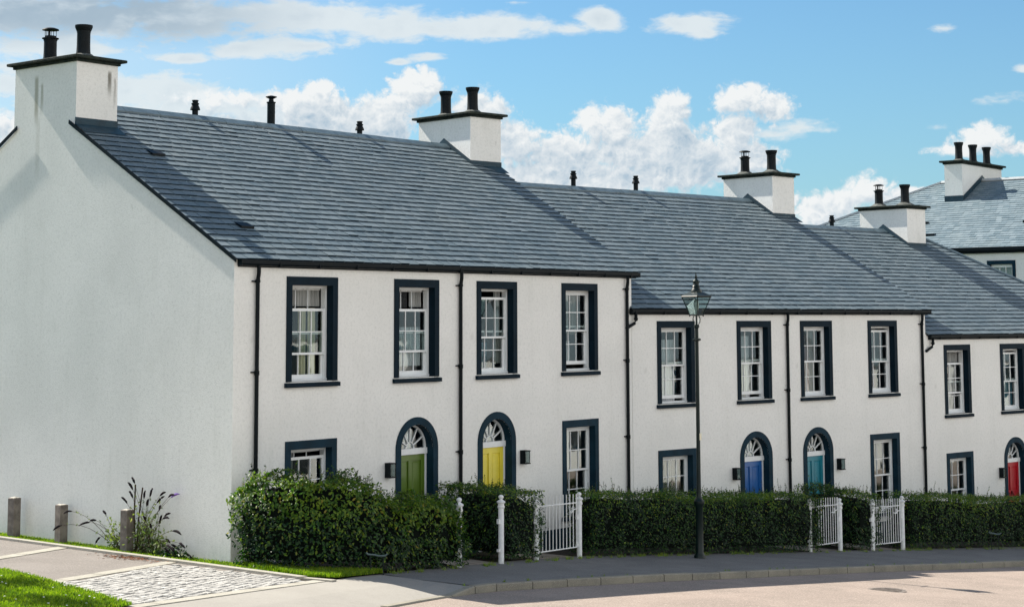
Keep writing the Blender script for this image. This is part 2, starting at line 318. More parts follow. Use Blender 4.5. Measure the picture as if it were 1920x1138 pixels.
# ------------------------------------------------------------------ mesh helpers
class MB:
    def __init__(s, off=(0, 0, 0)): s.v = []; s.f = []; s.mi = []; s.cur = 0; s.o = Vector(off)
    def pts(s, ps): b = len(s.v); s.v += [tuple(Vector(p)-s.o) for p in ps]; return b
    def face(s, ps): b = s.pts(ps); s.f.append(tuple(range(b, b+len(ps)))); s.mi.append(s.cur); return s
    def faces(s, ps, fs):
        b = s.pts(ps)
        for f in fs: s.f.append(tuple(b+i for i in f)); s.mi.append(s.cur)
        return s
    def box(s, x0, x1, y0, y1, z0, z1):
        return s.faces([(x0,y0,z0),(x1,y0,z0),(x1,y1,z0),(x0,y1,z0),(x0,y0,z1),(x1,y0,z1),(x1,y1,z1),(x0,y1,z1)],
            [(0,3,2,1),(4,5,6,7),(0,1,5,4),(1,2,6,5),(2,3,7,6),(3,0,4,7)])
    def bevbox(s, x0, x1, y0, y1, z0, z1, e=.01):
        ps = []
        for z, k in ((z0, e), (z0+e, 0), (z1-e, 0), (z1, e)):
            for (x, y) in ((x0+k, y0+k), (x1-k, y0+k), (x1-k, y1-k), (x0+k, y1-k)): ps.append((x, y, z))
        fs = [(3,2,1,0), (12,13,14,15)]
        for l in range(3):
            for i in range(4): fs.append((l*4+i, l*4+(i+1) % 4, l*4+4+(i+1) % 4, l*4+4+i))
        return s.faces(ps, fs)
    def lathe(s, prof, c=(0, 0, 0), n=20, cap=True, rot=0.0, sx=1, sy=1):
        ps = []
        for (r_, z) in prof:
            for i in range(n):
                q = rot+2*math.pi*i/n; ps.append((c[0]+r_*math.cos(q)*sx, c[1]+r_*math.sin(q)*sy, c[2]+z))
        fs = []
        for l in range(len(prof)-1):
            for i in range(n): fs.append((l*n+i, l*n+(i+1) % n, (l+1)*n+(i+1) % n, (l+1)*n+i))
        if cap: fs.append(tuple(reversed(range(n)))); fs.append(tuple((len(prof)-1)*n+i for i in range(n)))
        return s.faces(ps, fs)
    def tube(s, path, r_, n=10, cap=True, r1=None):
        path = [Vector(p) for p in path]; ps = []; N = len(path)
        for i, p in enumerate(path):
            tg = (path[min(i+1, N-1)]-path[max(i-1, 0)]).normalized()
            u_ = tg.cross(Vector((0, 0, 1)) if abs(tg.z) < .9 else Vector((1, 0, 0))).normalized(); v_ = tg.cross(u_)
            rr = r_ if r1 is None else r_+(r1-r_)*i/(N-1)
            for k in range(n):
                q = 2*math.pi*k/n; ps.append(p+u_*rr*math.cos(q)+v_*rr*math.sin(q))
        fs = []
        for l in range(N-1):
            for i in range(n): fs.append((l*n+i, l*n+(i+1) % n, (l+1)*n+(i+1) % n, (l+1)*n+i))
        if cap: fs.append(tuple(reversed(range(n)))); fs.append(tuple((N-1)*n+i for i in range(n)))
        return s.faces(ps, fs)
    def build(s, name, mats, parent=None, smooth=False, loc=None):
        me = bpy.data.meshes.new(name); me.from_pydata(s.v, [], s.f)
        for m_ in (mats if isinstance(mats, (list, tuple)) else [mats]): me.materials.append(m_)
        if any(s.mi): me.polygons.foreach_set('material_index', s.mi)
        if smooth: me.polygons.foreach_set('use_smooth', [True]*len(me.polygons))
        me.update(); bm = bmesh.new(); bm.from_mesh(me); bmesh.ops.recalc_face_normals(bm, faces=bm.faces) if len(bm.faces) < 3000 and name not in ('glass', 'fanlight_glass', 'lantern_pane') else None
        bm.to_mesh(me); bm.free()
        if smooth == 'auto': pass
        o = bpy.data.objects.new(name, me); C.objects.link(o)
        if parent: o.parent = parent
        if loc: o.location = loc
        return o
def smooth_auto(o, ang=40):
    bm = bmesh.new(); bm.from_mesh(o.data)
    for e in bm.edges:
        if len(e.link_faces) == 2 and e.calc_face_angle(0) > R(ang): e.smooth = False
    for f in bm.faces: f.smooth = True
    bm.to_mesh(o.data); bm.free(); return o
def tag(o, label=None, cat=None, group=None, kind=None):
    if label: o['label'] = label
    if cat: o['category'] = cat
    if group: o['group'] = group
    if kind: o['kind'] = kind
    return o
def empty(name, loc, rz=0.0):
    e = bpy.data.objects.new(name, None); C.objects.link(e); e.location = loc; e.rotation_euler = (0, 0, rz); e.empty_display_size = .3; return e

# ------------------------------------------------------------------ ground levels
def gz(x):
    x = max(-40.0, min(45.0, x))
    return -.067*x if x < 6 else -.402-.076*(x-6)

# ------------------------------------------------------------------ house dimensions (metres)
ZT, HW, W_, ZG, ZTG, ZA, WD = 4.969, 2.0, 1.313, 5.144, 2.013, 2.301, 1.228
RY, RZ, YV, ZV = 5.578, 8.511, -.049, 5.264
SL = (RZ-ZV)/(RY-YV); DEP = 2*RY
BAND, REV = .132, .145
def roofz(y): return ZV+SL*(y-YV) if y <= RY else ZV+SL*(2*RY-y-YV)

def window(parent, off, xc, z0, z1, drop=0.0, lift=0.0, paint='navy', inside=None, grid=(3, 2), fanbars=False):
    """surround (z0..z1 outer) with a sliding sash; returns the window object"""
    x0, x1 = xc-W_/2, xc+W_/2; ox0, ox1 = x0+BAND, x1-BAND; oz0, oz1 = z0+.10, z1-.155
    f = MB(off)      # white box frame
    yb = REV; fwid = .045
    f.box(ox0, ox1, yb, yb+.11, oz1-.05, oz1); f.box(ox0, ox1, yb-.015, yb+.11, oz0, oz0+.045)
    f.box(ox0, ox0+fwid, yb, yb+.11, oz0+.045, oz1-.05); f.box(ox1-fwid, ox1, yb, yb+.11, oz0+.045, oz1-.05)
    wn = f.build('window', M['white'], parent)
    ix0, ix1, iz0, iz1 = ox0+fwid, ox1-fwid, oz0+.045, oz1-.05
    mid = (iz0+iz1)/2
    def sash(name, za, zb, y, rail_b, rail_t):
        s = MB(off); st = .048; s.box(ix0, ix0+st, y, y+.04, za, zb); s.box(ix1-st, ix1, y, y+.04, za, zb)
        s.box(ix0+st, ix1-st, y, y+.04, za, za+rail_b); s.box(ix0+st, ix1-st, y, y+.04, zb-rail_t, zb)
        gx0, gx1, g0, g1 = ix0+st, ix1-st, za+rail_b, zb-rail_t
        for i in range(1, grid[0]): xx = gx0+(gx1-gx0)*i/grid[0]; s.box(xx-.009, xx+.009, y+.004, y+.034, g0, g1)
        for i in range(1, grid[1]): zz = g0+(g1-g0)*i/grid[1]; s.box(gx0, gx1, y+.008, y+.03, zz-.009, zz+.009)
        so_ = s.build(name, M['white'], wn)
        g = MB(off); g.face([(gx0, y+.019, g0), (gx1, y+.019, g0), (gx1, y+.019, g1), (gx0, y+.019, g1)]); g.build('glass', M['glass'], wn)
    sash('upper_sash', mid-.02-drop, iz1-drop, yb+.012, .04, .05)
    sash('lower_sash', iz0+lift, mid+.02+lift, yb+.058, .075, .04)
    if fanbars:   # inner secondary glazing seen through the gap above the dropped sash
        s = MB(off)
        for i in (1, 2): xx = ix0+(ix1-ix0)*i/3; s.box(xx-.008, xx+.008, yb+.13, yb+.15, iz1-drop-.05, iz1)
        s.box(ix0, ix1, yb+.13, yb+.15, iz1-.03, iz1); s.build('inner_glazing_bar', M['white'], wn)
    # surround band with reveals
    s = MB(off); yf = -.022
    ps = [(x0, z0+.1), (ox0, z0+.1), (ox0, oz1), (ox1, oz1), (ox1, z0+.1), (x1, z0+.1), (x1, z1), (x0, z1)]
    s.face([(x0, yf, z0+.1), (ox0, yf, z0+.1), (ox0, yf, oz1), (x0, yf, oz1)]); s.face([(ox1, yf, z0+.1), (x1, yf, z0+.1), (x1, yf, oz1), (ox1, yf, oz1)])
    s.face([(x0, yf, oz1), (x1, yf, oz1), (x1, yf, z1), (x0, yf, z1)])
    for p, q in ((0, 7), (7, 6), (6, 5)): a_, b_ = ps[p], ps[q]; s.face([(a_[0], yf, a_[1]), (b_[0], yf, b_[1]), (b_[0], .01, b_[1]), (a_[0], .01, a_[1])])
    for p, q in ((1, 2), (2, 3), (3, 4)): a_, b_ = ps[p], ps[q]; s.face([(a_[0], yf, a_[1]), (b_[0], yf, b_[1]), (b_[0], yb+.115, b_[1]), (a_[0], yb+.115, a_[1])])
    s.build('surround', M[paint], wn)
    s = MB(off); s.faces([(x0-.035, -.065, z0), (x1+.035, -.065, z0), (x1+.035, .0, z0), (x0-.035, .0, z0), (x0-.035, -.065, z0+.075), (x1+.035, -.065, z0+.075), (x1+.035, yb+.02, z0+.1), (x0-.035, yb+.02, z0+.1)],
        [(0,3,2,1),(4,5,6,7),(0,1,5,4),(1,2,6,5),(2,3,7,6),(3,0,4,7)]); s.build('sill', M[paint], wn)
    # dressing inside
    for (kind, fa, fb, za, zb) in (inside or []):
        ca, cb = ix0+(ix1-ix0)*fa, ix0+(ix1-ix0)*fb; ha, hb = iz0+(iz1-iz0)*za, iz0+(iz1-iz0)*zb
        c = MB(off); n = max(6, int((cb-ca)*60)); rnd = random.Random(int(xc*100+fa*10+z0*7)); ps = []; ph = rnd.random()*6
        if kind == 'blind':
            z = ha
            while z < hb: c.box(ca, cb, yb+.155, yb+.18, z, z+.018); z += .04
        elif kind == 'box': c.bevbox(ca, cb, yb+.25, yb+.4, ha, hb, .01)
        else:
            for i in range(n+1):
                xx = ca+(cb-ca)*i/n; yy = yb+.155+.02*math.sin(ph+i*1.15)+.012*math.sin(i*2.7+ph); ps.append((xx, yy))
            for i in range(n): c.face([(ps[i][0], ps[i][1], ha), (ps[i+1][0], ps[i+1][1], ha), (ps[i+1][0]+.01*math.sin(i), ps[i+1][1], hb), (ps[i][0], ps[i][1], hb)])
        c.build('blind' if kind == 'blind' else ('ornament' if kind == 'box' else 'curtain'), M[{'blind': 'blind', 'box': 'lace'}.get(kind, kind)], wn)
    return wn, (ox0, ox1, oz0, oz1)

def door(parent, off, xc, zb, color, number=None, drape=None):
    ro = WD/2; ri = ro-.145; zs = ZA-ro; yb = .17; N = 22
    s = MB(off); yf = -.022
    arc = lambda rr: [(xc+rr*math.cos(math.pi*i/N), zs+rr*math.sin(math.pi*i/N)) for i in range(N+1)]
    O = [(xc+ro, zb)]+arc(ro)+[(xc-ro, zb)]; I = [(xc+ri, zb)]+arc(ri)+[(xc-ri, zb)]
    for i in range(len(O)-1):
        a_, b_, c_, d_ = O[i], O[i+1], I[i+1], I[i]
        s.face([(a_[0], yf, a_[1]), (b_[0], yf, b_[1]), (c_[0], yf, c_[1]), (d_[0], yf, d_[1])])
        s.face([(a_[0], yf, a_[1]), (b_[0], yf, b_[1]), (b_[0], .01, b_[1]), (a_[0], .01, a_[1])])
        s.face([(d_[0], yf, d_[1]), (c_[0], yf, c_[1]), (c_[0], yb+.08, c_[1]), (d_[0], yb+.08, d_[1])])
    # door leaf: two upper and two lower panels
    ztr = zs+.0; fr = .05; lx0, lx1 = xc-ri+fr, xc+ri-fr; zt = ztr-.115; y = yb
    l = MB(off); st = .105; mx_ = (lx0+lx1)/2; zl = zb+.02
    l.box(lx0, lx0+st, y, y+.045, zl, zt); l.box(lx1-st, lx1, y, y+.045, zl, zt); l.box(mx_-.05, mx_+.05, y, y+.045, zl, zt)
    rails = [(zl, zl+.2), (zt-.95, zt-.80), (zt-.12, zt)]
    for (p0, p1) in ((lx0+st, mx_-.05), (mx_+.05, lx1-st)):
        for (r0, r1) in rails: l.box(p0, p1, y, y+.045, r0, r1)
        for (q0, q1) in ((rails[0][1], rails[1][0]), (rails[1][1], rails[2][0])):
            l.box(p0, p1, y+.026, y+.04, q0, q1)
            l.faces([(p0+.03, y+.026, q0+.03), (p1-.03, y+.026, q0+.03), (p1-.03, y+.026, q1-.03), (p0+.03, y+.026, q1-.03),
                     (p0+.05, y+.014, q0+.05), (p1-.05, y+.014, q0+.05), (p1-.05, y+.014, q1-.05), (p0+.05, y+.014, q1-.05)],
                    [(4,5,6,7),(0,1,5,4),(1,2,6,5),(2,3,7,6),(3,0,4,7)])
    dr = l.build('door', M['door_'+color], parent)
    s.build('surround', M['navy2'], dr)
    f = MB(off)
    f.box(xc-ri, lx0, y-.01, y+.07, zb, zt); f.box(lx1, xc+ri, y-.01, y+.07, zb, zt); f.box(xc-ri, xc+ri, y-.03, y+.075, zt, ztr)
    f.build('door_frame', M['white'], dr)
    # fanlight
    fl = MB(off); r2 = ri-.004; r3 = ri-.04
    for i in range(N):
        A, B = math.pi*i/N, math.pi*(i+1)/N
        q = [(xc+rr*math.cos(an), zs+rr*math.sin(an)) for rr, an in ((r2, A), (r2, B), (r3, B), (r3, A))]
        fl.face([(p_[0], y, p_[1]) for p_ in q]); fl.face([(q[3][0], y, q[3][1]), (q[2][0], y, q[2][1]), (q[2][0], y+.05, q[2][1]), (q[3][0], y+.05, q[3][1])])
    def bar(p, q, wd):
        dv = Vector((q[0]-p[0], q[1]-p[1])).normalized(); nv = Vector((-dv.y, dv.x))*wd/2
        c4 = [(p[0]+nv.x, p[1]+nv.y), (q[0]+nv.x, q[1]+nv.y), (q[0]-nv.x, q[1]-nv.y), (p[0]-nv.x, p[1]-nv.y)]
        fl.faces([(c[0], y+.005, c[1]) for c in c4]+[(c[0], y+.035, c[1]) for c in c4], [(0,1,2,3),(4,7,6,5),(0,4,5,1),(1,5,6,2),(2,6,7,3),(3,7,4,0)])
    for k in range(1, 6):
        an = math.pi*k/6; bar((xc+.12*math.cos(an), zs+.12*math.sin(an)), (xc+r3*math.cos(an), zs+r3*math.sin(an)), .022)
    for k in range(8):
        A, B = math.pi*k/8, math.pi*(k+1)/8; bar((xc+.12*math.cos(A), zs+.12*math.sin(A)), (xc+.12*math.cos(B), zs+.12*math.sin(B)), .022)
    fo = fl.build('fanlight', M['white'], dr)
    g = MB(off); g.face([(xc+r3*math.cos(math.pi*i/N), y+.03, zs+.002+r3*math.sin(math.pi*i/N)) for i in range(N+1)]); g.build('fanlight_glass', M['glass'], dr)
    if drape:
        c = MB(off); rnd = random.Random(int(xc*77))
        for j, (fa, fb, h) in enumerate(drape):
            n = 8; xa, xb = xc+fa*ri, xc+fb*ri; prev = None
            for i in range(n+1):
                xx = xa+(xb-xa)*i/n; zz = zs+math.sqrt(max(0, (r3*.97)**2-(xx-xc)**2))*h; yy = y+.13+.03*math.sin(i*1.9+j)
                cur = ((xx, yy, zs-.02), (xx, yy, zz))
                if prev: c.face([prev[0], cur[0], cur[1], prev[1]])
                prev = cur
        c.build('fanlight_drape', M['lace'], dr)
    if number:
        tcu = bpy.data.curves.new('numeral', 'FONT'); tcu.body = number; tcu.size = .17; tcu.extrude = .006; tcu.align_x = 'CENTER'; tcu.offset = .004
        to = bpy.data.objects.new('numeral', tcu); C.objects.link(to); bpy.context.view_layer.update()
        me = bpy.data.meshes.new_from_object(to.evaluated_get(bpy.context.evaluated_depsgraph_get())); bpy.data.objects.remove(to)
        me.materials.append(M['black']); no = bpy.data.objects.new('numeral', me); C.objects.link(no); no.parent = dr
        no.location = Vector((mx_+.02, y-.008, zt-.93))-Vector(off); no.rotation_euler = (R(90), 0, 0)
    else:
        k = MB(off); k.lathe([(.028, 0), (.028, .02), (.02, .03), (.008, .034)], (0, 0, 0), 12)
        k2 = MB(); k2.box(-.018, .018, -.02, 0, -.09, .02); k2.tube([(-.03, -.03, -.02), (-.034, -.04, -.07), (0, -.045, -.10), (.034, -.04, -.07), (.03, -.03, -.02)], .008, 6)
        ko = k2.build('knocker', M['black'], dr, loc=Vector((mx_, y-.002, zt-.83))-Vector(off))
    lbx = MB(off); lbx.bevbox(mx_-.11, mx_+.11, y-.006, y, zt-1.02, zt-.975, .002) if not number else lbx.bevbox(mx_-.11, mx_+.11, y-.006, y, zt-1.16, zt-1.115, .002); lbx.build('letter_box', M['brass'], dr)
    kb_ = MB(off); kb_.lathe([(.004, -.02), (.022, -.012), (.026, 0), (.022, .012), (.004, .02)], (lx1-.06, y-.03, zt-1.0), 10); kb_.build('door_knob', M['brass'], dr)
    st_ = MB(off); st_.bevbox(xc-ri, xc+ri, -.25, yb+.08, zb-.14, zb+.0, .012); st_.build('doorstep', M['slab'], dr)
    return dr

def wall_lamp(parent, off, x, z):
    s = MB(off); w_, h, dpt = .15, .28, .15; y1, y0 = -.004, -.004-dpt
    s.box(x-w_/2, x+w_/2, y1-.02, y1, z-h/2, z+h/2)
    s.bevbox(x-w_/2-.01, x+w_/2+.01, y0-.01, y1-.02, z+h/2-.02, z+h/2, .004); s.bevbox(x-w_/2-.01, x+w_/2+.01, y0-.01, y1-.02, z-h/2, z-h/2+.02, .004)
    s.box(x-w_/2, x-w_/2+.012, y0+.01, y1-.02, z-h/2+.02, z+h/2-.02)
    for xx in (x+w_/2-.008,): s.box(xx, xx+.008, y0, y0+.01, z-h/2+.02, z+h/2-.02)
    o = s.build('wall_lamp', M['black'], parent)
    g = MB(off); g.face([(x-w_/2+.012, y0+.006, z-h/2+.02), (x+w_/2-.008, y0+.006, z-h/2+.02), (x+w_/2-.008, y0+.006, z+h/2-.02), (x-w_/2+.012, y0+.006, z+h/2-.02)])
    g.face([(x+w_/2-.004, y0+.01, z-h/2+.02), (x+w_/2-.004, y1-.02, z-h/2+.02), (x+w_/2-.004, y1-.02, z+h/2-.02), (x+w_/2-.004, y0+.01, z+h/2-.02)]); g.build('glass', M['smoke'], o)
    b = MB(off); b.lathe([(.02, -.1), (.02, -.04), (.03, -.02), (.034, .03), (.02, .06), (.005, .07)], (x, (y0+y1)/2, z), 12); b.build('bulb', M['lampglass'], o, smooth=True)

def slates(off, x0, x1, hip=None, seed=1, gauge=.225, skew=0.0):
    """front slope laid course by course; hip = x at ridge where the right hip starts"""
    rnd = random.Random(seed); mb = MB(off)
    L = math.hypot(RY-YV+.02, RZ-ZV); uy, uz = (RY-YV)/math.hypot(RY-YV, RZ-ZV), (RZ-ZV)/math.hypot(RY-YV, RZ-ZV); nrm = Vector((0, -uz, uy))
    n = int(L/gauge); sw = .27
    for c in range(n):
        s0 = c*gauge-.03; s1 = s0+gauge+.012
        xm = x1+skew*(YV+uy*(s0+gauge*.5))
        if hip is not None: xm = hip+(x1-hip)*(1-(s0+gauge*.5)/L)
        xs_ = .02 if (x0 < 0 and x0 > -.04 and YV+uy*s1 > RY-.90) else x0
        x = x0-(sw/2 if c % 2 else 0)-rnd.random()*.03
        while x < xm:
            wd = sw*rnd.uniform(.9, 1.1); a_, b_ = max(x, xs_), min(x+wd-rnd.uniform(.009, .020), xm); x += wd
            if b_-a_ < .03: continue
            th = rnd.uniform(.023, .028)+(.006 if rnd.random() < .06 else 0); th2 = th+rnd.uniform(-.0015, .0015); ds = rnd.uniform(-.011, .009)
            if rnd.random() < .03: ds = -.02
            def pt(xx, s_, h): return Vector((xx, YV+uy*s_, ZV+uz*s_))+nrm*h
            p = [pt(a_, s0+ds, th), pt(b_, s0+ds, th2), pt(b_, s1, .004), pt(a_, s1, .004), pt(a_, s0+ds, -.004), pt(b_, s0+ds, -.004)]
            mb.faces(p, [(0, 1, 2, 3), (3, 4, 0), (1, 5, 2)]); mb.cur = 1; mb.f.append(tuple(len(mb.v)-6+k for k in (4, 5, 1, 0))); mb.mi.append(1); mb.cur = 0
    return mb

def roof_base(mb, x0, x1, hip=None, skew=0.0):
    T_ = .05
    zv, zr = ZV, RZ
    def sl(x_a, x_b, xr_b):
        A = [(x_a, YV+.01, zv-.0), (x_b, YV+.01, zv), (xr_b+skew*RY, RY, zr), (x_a, RY, zr)]
        Bk = [(x_a, DEP-YV, zv), (x_b+skew*DEP, DEP-YV, zv), (xr_b+skew*RY, RY, zr), (x_a, RY, zr)]
        for Q in (A, Bk):
            lo = [(p[0], p[1], p[2]-T_) for p in Q]
            mb.faces(list(Q)+lo, [(0,1,2,3),(4,7,6,5),(0,4,5,1),(1,5,6,2),(3,7,4,0)])
    sl(x0, x1, hip if hip is not None else x1)
    if hip is not None: mb.face([(x1, YV, zv), (x1, DEP-YV, zv), (hip, RY, zr)])

def chimney(parent, off, x0, depth_, wd, ztop, pots, cb, cowls=(), stained_=False, leftflash=True, zroof=roofz, pot_r=.15):
    """stack centred on the ridge; pots = y positions"""
    yf, yk = RY-wd/2, RY+wd/2; x1 = x0+depth_
    s = MB(off); s.box(x0, x1, yf, yk, roofz(yf)-.028 if stained_ else 6.5, ztop)
    o = s.build('chimney', M['wall_stained' if stained_ else 'wall'], parent)
    c = MB(off); c.bevbox(x0-.04, x1+.04, yf-.04, yk+.04, ztop, ztop+.06, .008); c.bevbox(x0-.13, x1+.13, yf-.13, yk+.13, ztop+.06, ztop+.12, .012); c.build('cap', M['cap'], o)
    xc = (x0+x1)/2; zt = ztop+.12
    for i, y in enumerate(pots):
        f = MB(off); f.lathe([(.42, 0), (.33, .035), (.22, .08), (.17, .12)], (xc, y, zt-.01), 20); f.build('flaunching', M['flaunch'], o, smooth=True)
        p = MB(off); k = pot_r/.15
        prof = [(.165*k, 0), (.150*k, .06), (.138*k, .14), (.133*k, .25), (.132*k, .50), (.140*k, .53), (.140*k, .545), (.146*k, .55), (.17*k, .61), (.175*k, .625), (.175*k, .66), (.14*k, .662), (.13*k, .5)]
        if i in cowls: prof = [(.160*k, 0), (.145*k, .06), (.134*k, .14), (.13*k, .25), (.13*k, .46), (.14*k, .465), (.14*k, .49), (.17*k, .50), (.17*k, .515), (.13*k, .52), (.12*k, .4)]
        p.lathe(prof, (xc, y, zt+.03), 24, cap=False)
        if i in cowls:
            p.lathe([(.12, .515), (.11, .56), (.04, .565)], (xc, y, zt+.03), 16)
            for q in range(5):
                an = q*2*math.pi/5+.4; p.tube([(xc+.115*math.cos(an), y+.115*math.sin(an), zt+.54), (xc+.115*math.cos(an), y+.115*math.sin(an), zt+.71)], .006, 6)
            p.tube([(xc-.02, y+.02, zt+.54), (xc-.02, y+.02, zt+.71)], .022, 8)
            p.lathe([(.12, 0), (.172, .008), (.16, .03), (.09, .055), (.01, .062)], (xc, y, zt+.70), 20)
        po = p.build('chimney_pot', M['pot'], o); smooth_auto(po)
    # lead flashing: front apron and stepped side runs
    g = MB(off)
    zr0 = zroof(yf)
    g.box(x0-.014, x1+.014, yf-.014, yf, zr0-.05, cb)
    g.faces([(x0-.02, yf-.30, zroof(yf-.30)+.032), (x1+.02, yf-.30, zroof(yf-.30)+.032), (x1+.02, yf-.012, zr0+.035), (x0-.02, yf-.012, zr0+.035)], [(0, 1, 2, 3)])
    for sx in ((x0,) if leftflash else ()):
        top = roofz(RY)+.20
        g.faces([(sx-.016, yf-.014, zr0-.1), (sx-.016, yf-.014, cb), (sx-.016, RY, top), (sx-.016, yk+.014, cb), (sx-.016, yk+.014, zr0-.1), (sx-.016, RY, roofz(RY)-.1),
                 (sx, yf-.014, zr0-.1), (sx, yf-.014, cb), (sx, RY, top), (sx, yk+.014, cb), (sx, yk+.014, zr0-.1), (sx, RY, roofz(RY)-.1)],
                [(0,1,2,5),(5,2,3,4),(1,7,8,2),(2,8,9,3)])
    g.build('flashing', M['lead'], o)
    return o

def wallfront(mb, x0, x1, zb, zt, holes, arches):
    xs = {x0, x1}
    for (a_, b_, c_, d_) in holes: xs |= {a_, b_}
    N = 14
    for (xc, ri, zs, zbt) in arches:
        for i in range(N+1): xs.add(round(xc-ri*math.cos(math.pi*i/N), 5))
    xs = sorted(x for x in xs if x0-1e-6 <= x <= x1+1e-6)
    for A, B in zip(xs, xs[1:]):
        if B-A < 1e-5: continue
        md = (A+B)/2; cuts = []
        for (a_, b_, c_, d_) in holes:
            if a_ < md < b_: cuts.append((c_, c_, d_, d_))
        for (xc, ri, zs, zbt) in arches:
            if abs(md-xc) < ri:
                h = lambda x: zs+math.sqrt(max(0, ri*ri-(x-xc)**2)); cuts.append((zbt, zbt, h(A), h(B)))
        cuts.sort(); la = lb = zb
        for (ca, cb_, da, db) in cuts:
            mb.face([(A, 0, la), (B, 0, lb), (B, 0, cb_), (A, 0, ca)]); la, lb = da, db
        mb.face([(A, 0, la), (B, 0, lb), (B, 0, zt), (A, 0, zt)])

def house(name, frame, x0, x1, wins, dr, label, roofx=None, left_gable=False, hip=None, pipes=(), vents=(), rvents=(), gutter=None, seed=1, group=None, gable_mat=False, skew=0.0):
    """one house of the terrace; coordinates are those of its block (x along the street, y back, z up)"""
    loc, rz = frame
    cr, sr = math.cos(rz), math.sin(rz)
    e = empty('terraced_house', (loc[0]+x0*cr, loc[1]+x0*sr, loc[2]), rz); off = (x0, 0, 0)
    tag(e, label, 'house', group)
    holes = []; arches = []
    for (xc, lvl, kw) in wins:
        if lvl == 'up': z0, z1 = ZT-HW, ZT
        elif lvl == 'low': z0, z1 = ZTG-HW, ZTG
        else: z0, z1 = ZTG-2.15, ZTG
        kw = dict(kw); kw.setdefault('paint', 'navy' if lvl == 'up' else 'navy2')
        if lvl == 'tall': z0 = ZTG-2.12
        wn, hole = window(e, off, xc, z0, z1, **kw); holes.append(hole)
    if dr:
        dd = dict(dr); xc = dd.pop('x'); lamp = dd.pop('lamp', None); gd = gz(loc[0]+xc*cr)-loc[2]
        zb = max(gd+.10, -.42); door(e, off, xc, zb, **dd); ri = WD/2-.145; arches.append((xc, ri, ZA-WD/2, zb))
        if lamp: wall_lamp(e, off, xc+lamp*.84, 1.335)
    ew = ZG+.12
    wl = MB(off); zb = -1.9
    wallfront(wl, x0, x1, zb, ew, holes, arches)
    wl.face([(x0, DEP, zb), (x1+skew*DEP, DEP, zb), (x1+skew*DEP, DEP, ew), (x0, DEP, ew)])
    rt_ = lambda y: roofz(y)-.028
    for xx in (x0, x1):
        if hip is not None and xx == x1: wl.face([(xx, 0, zb), (xx, DEP, zb), (xx, DEP, ew), (xx, 0, ew)])
        else:
            k_ = skew if xx == x1 else 0
            if left_gable and xx == x0:
                ya, yb_ = RY-1.983/2, RY+1.983/2
                wl.face([(xx, 0, zb), (xx, DEP, zb), (xx, DEP, ew), (xx, yb_, rt_(yb_)), (xx, ya, rt_(ya)), (xx, 0, ew)])
            else: wl.face([(xx, 0, zb), (xx+k_*DEP, DEP, zb), (xx+k_*DEP, DEP, ew), (xx+k_*RY, RY, rt_(RY)), (xx, 0, ew)])
    wl.build('wall', M['wall_stained'] if gable_mat else M['wall'], e)
    if x1 > -99:
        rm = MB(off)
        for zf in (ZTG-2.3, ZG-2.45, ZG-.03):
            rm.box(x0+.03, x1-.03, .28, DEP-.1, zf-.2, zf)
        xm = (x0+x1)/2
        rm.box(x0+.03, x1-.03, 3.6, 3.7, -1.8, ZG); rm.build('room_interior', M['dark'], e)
    # base course
    pl = MB(off); dxs = (dr['x']-WD/2, dr['x']+WD/2) if dr else (x1, x1)
    for A, B in ((x0+.0, dxs[0]), (dxs[1], x1)):
        if B-A > .05 and not (left_gable and A == x0): pl.box(A, B, -.016, .0, -1.8, -.25)
    if pl.f: pl.build('base_course', M['navy2'], e)
    # roof
    rx0, rx1 = roofx or (x0, x1)
    ms = slates(off, rx0, rx1, hip, seed, skew=skew); ro = ms.build('roof', [M['slate'], M['slate_edge_shade']], e)
    ub = MB(off)
    if left_gable:
        roof_base(ub, .03, rx1, hip, skew)
        for k_ in (1, -1):
            f_ = lambda y: y if k_ > 0 else 2*RY-y
            yt = RY-.86
            q_ = [(rx0, f_(YV+.01), ZV), (.03, f_(YV+.01), ZV), (.03, f_(yt), roofz(yt)), (rx0, f_(yt), roofz(yt))]
            ub.faces(q_+[(p[0], p[1], p[2]-.05) for p in q_], [(0,1,2,3),(4,7,6,5),(0,4,5,1),(2,3,7,6),(3,7,4,0)])
            vb = MB(off); y0_, y1_ = YV-.04, RY-.84
            c8 = [(xx_, f_(yy_), roofz(yy_)+hh_) for xx_ in (-.052, -.031) for yy_, hh_ in ((y0_, -.05), (y1_, -.05), (y1_, .028), (y0_, .028))]
            vb.faces(c8, [(0,1,2,3),(4,7,6,5),(0,4,5,1),(1,5,6,2),(2,6,7,3),(3,7,4,0)]); verges = globals().setdefault('_vg', []); verges.append(vb)
    else: roof_base(ub, rx0, rx1, hip, skew); ub.build('roof_deck', M['under'], ro)
    for vb in globals().pop('_vg', []): vb.build('verge_strip', M['black'], ro)
    rg = MB(off); x = rx0 if not left_gable else .98; hx = hip if hip is not None else rx1+skew*RY-(.15 if skew else 0); rnd = random.Random(seed+9)
    while x < hx-.05:
        b_ = min(x+.92, hx); dz_ = rnd.uniform(-.002, .004)
        rg.faces([(x, RY-.16, RZ-.16*SL+.038+dz_), (b_-.012, RY-.16, RZ-.16*SL+.038+dz_), (b_-.012, RY, RZ+.055+dz_), (x, RY, RZ+.055+dz_), (x, RY+.16, RZ-.16*SL+.038+dz_), (b_-.012, RY+.16, RZ-.16*SL+.038+dz_),
                  (x, RY-.16, RZ-.16*SL), (b_-.012, RY-.16, RZ-.16*SL)], [(0, 1, 2, 3), (3, 2, 5, 4), (6, 7, 1, 0), (6, 0, 3), (1, 7, 2)])
        x = b_
    ridge_ = rg.build('ridge_capping', M['ridge'], ro)
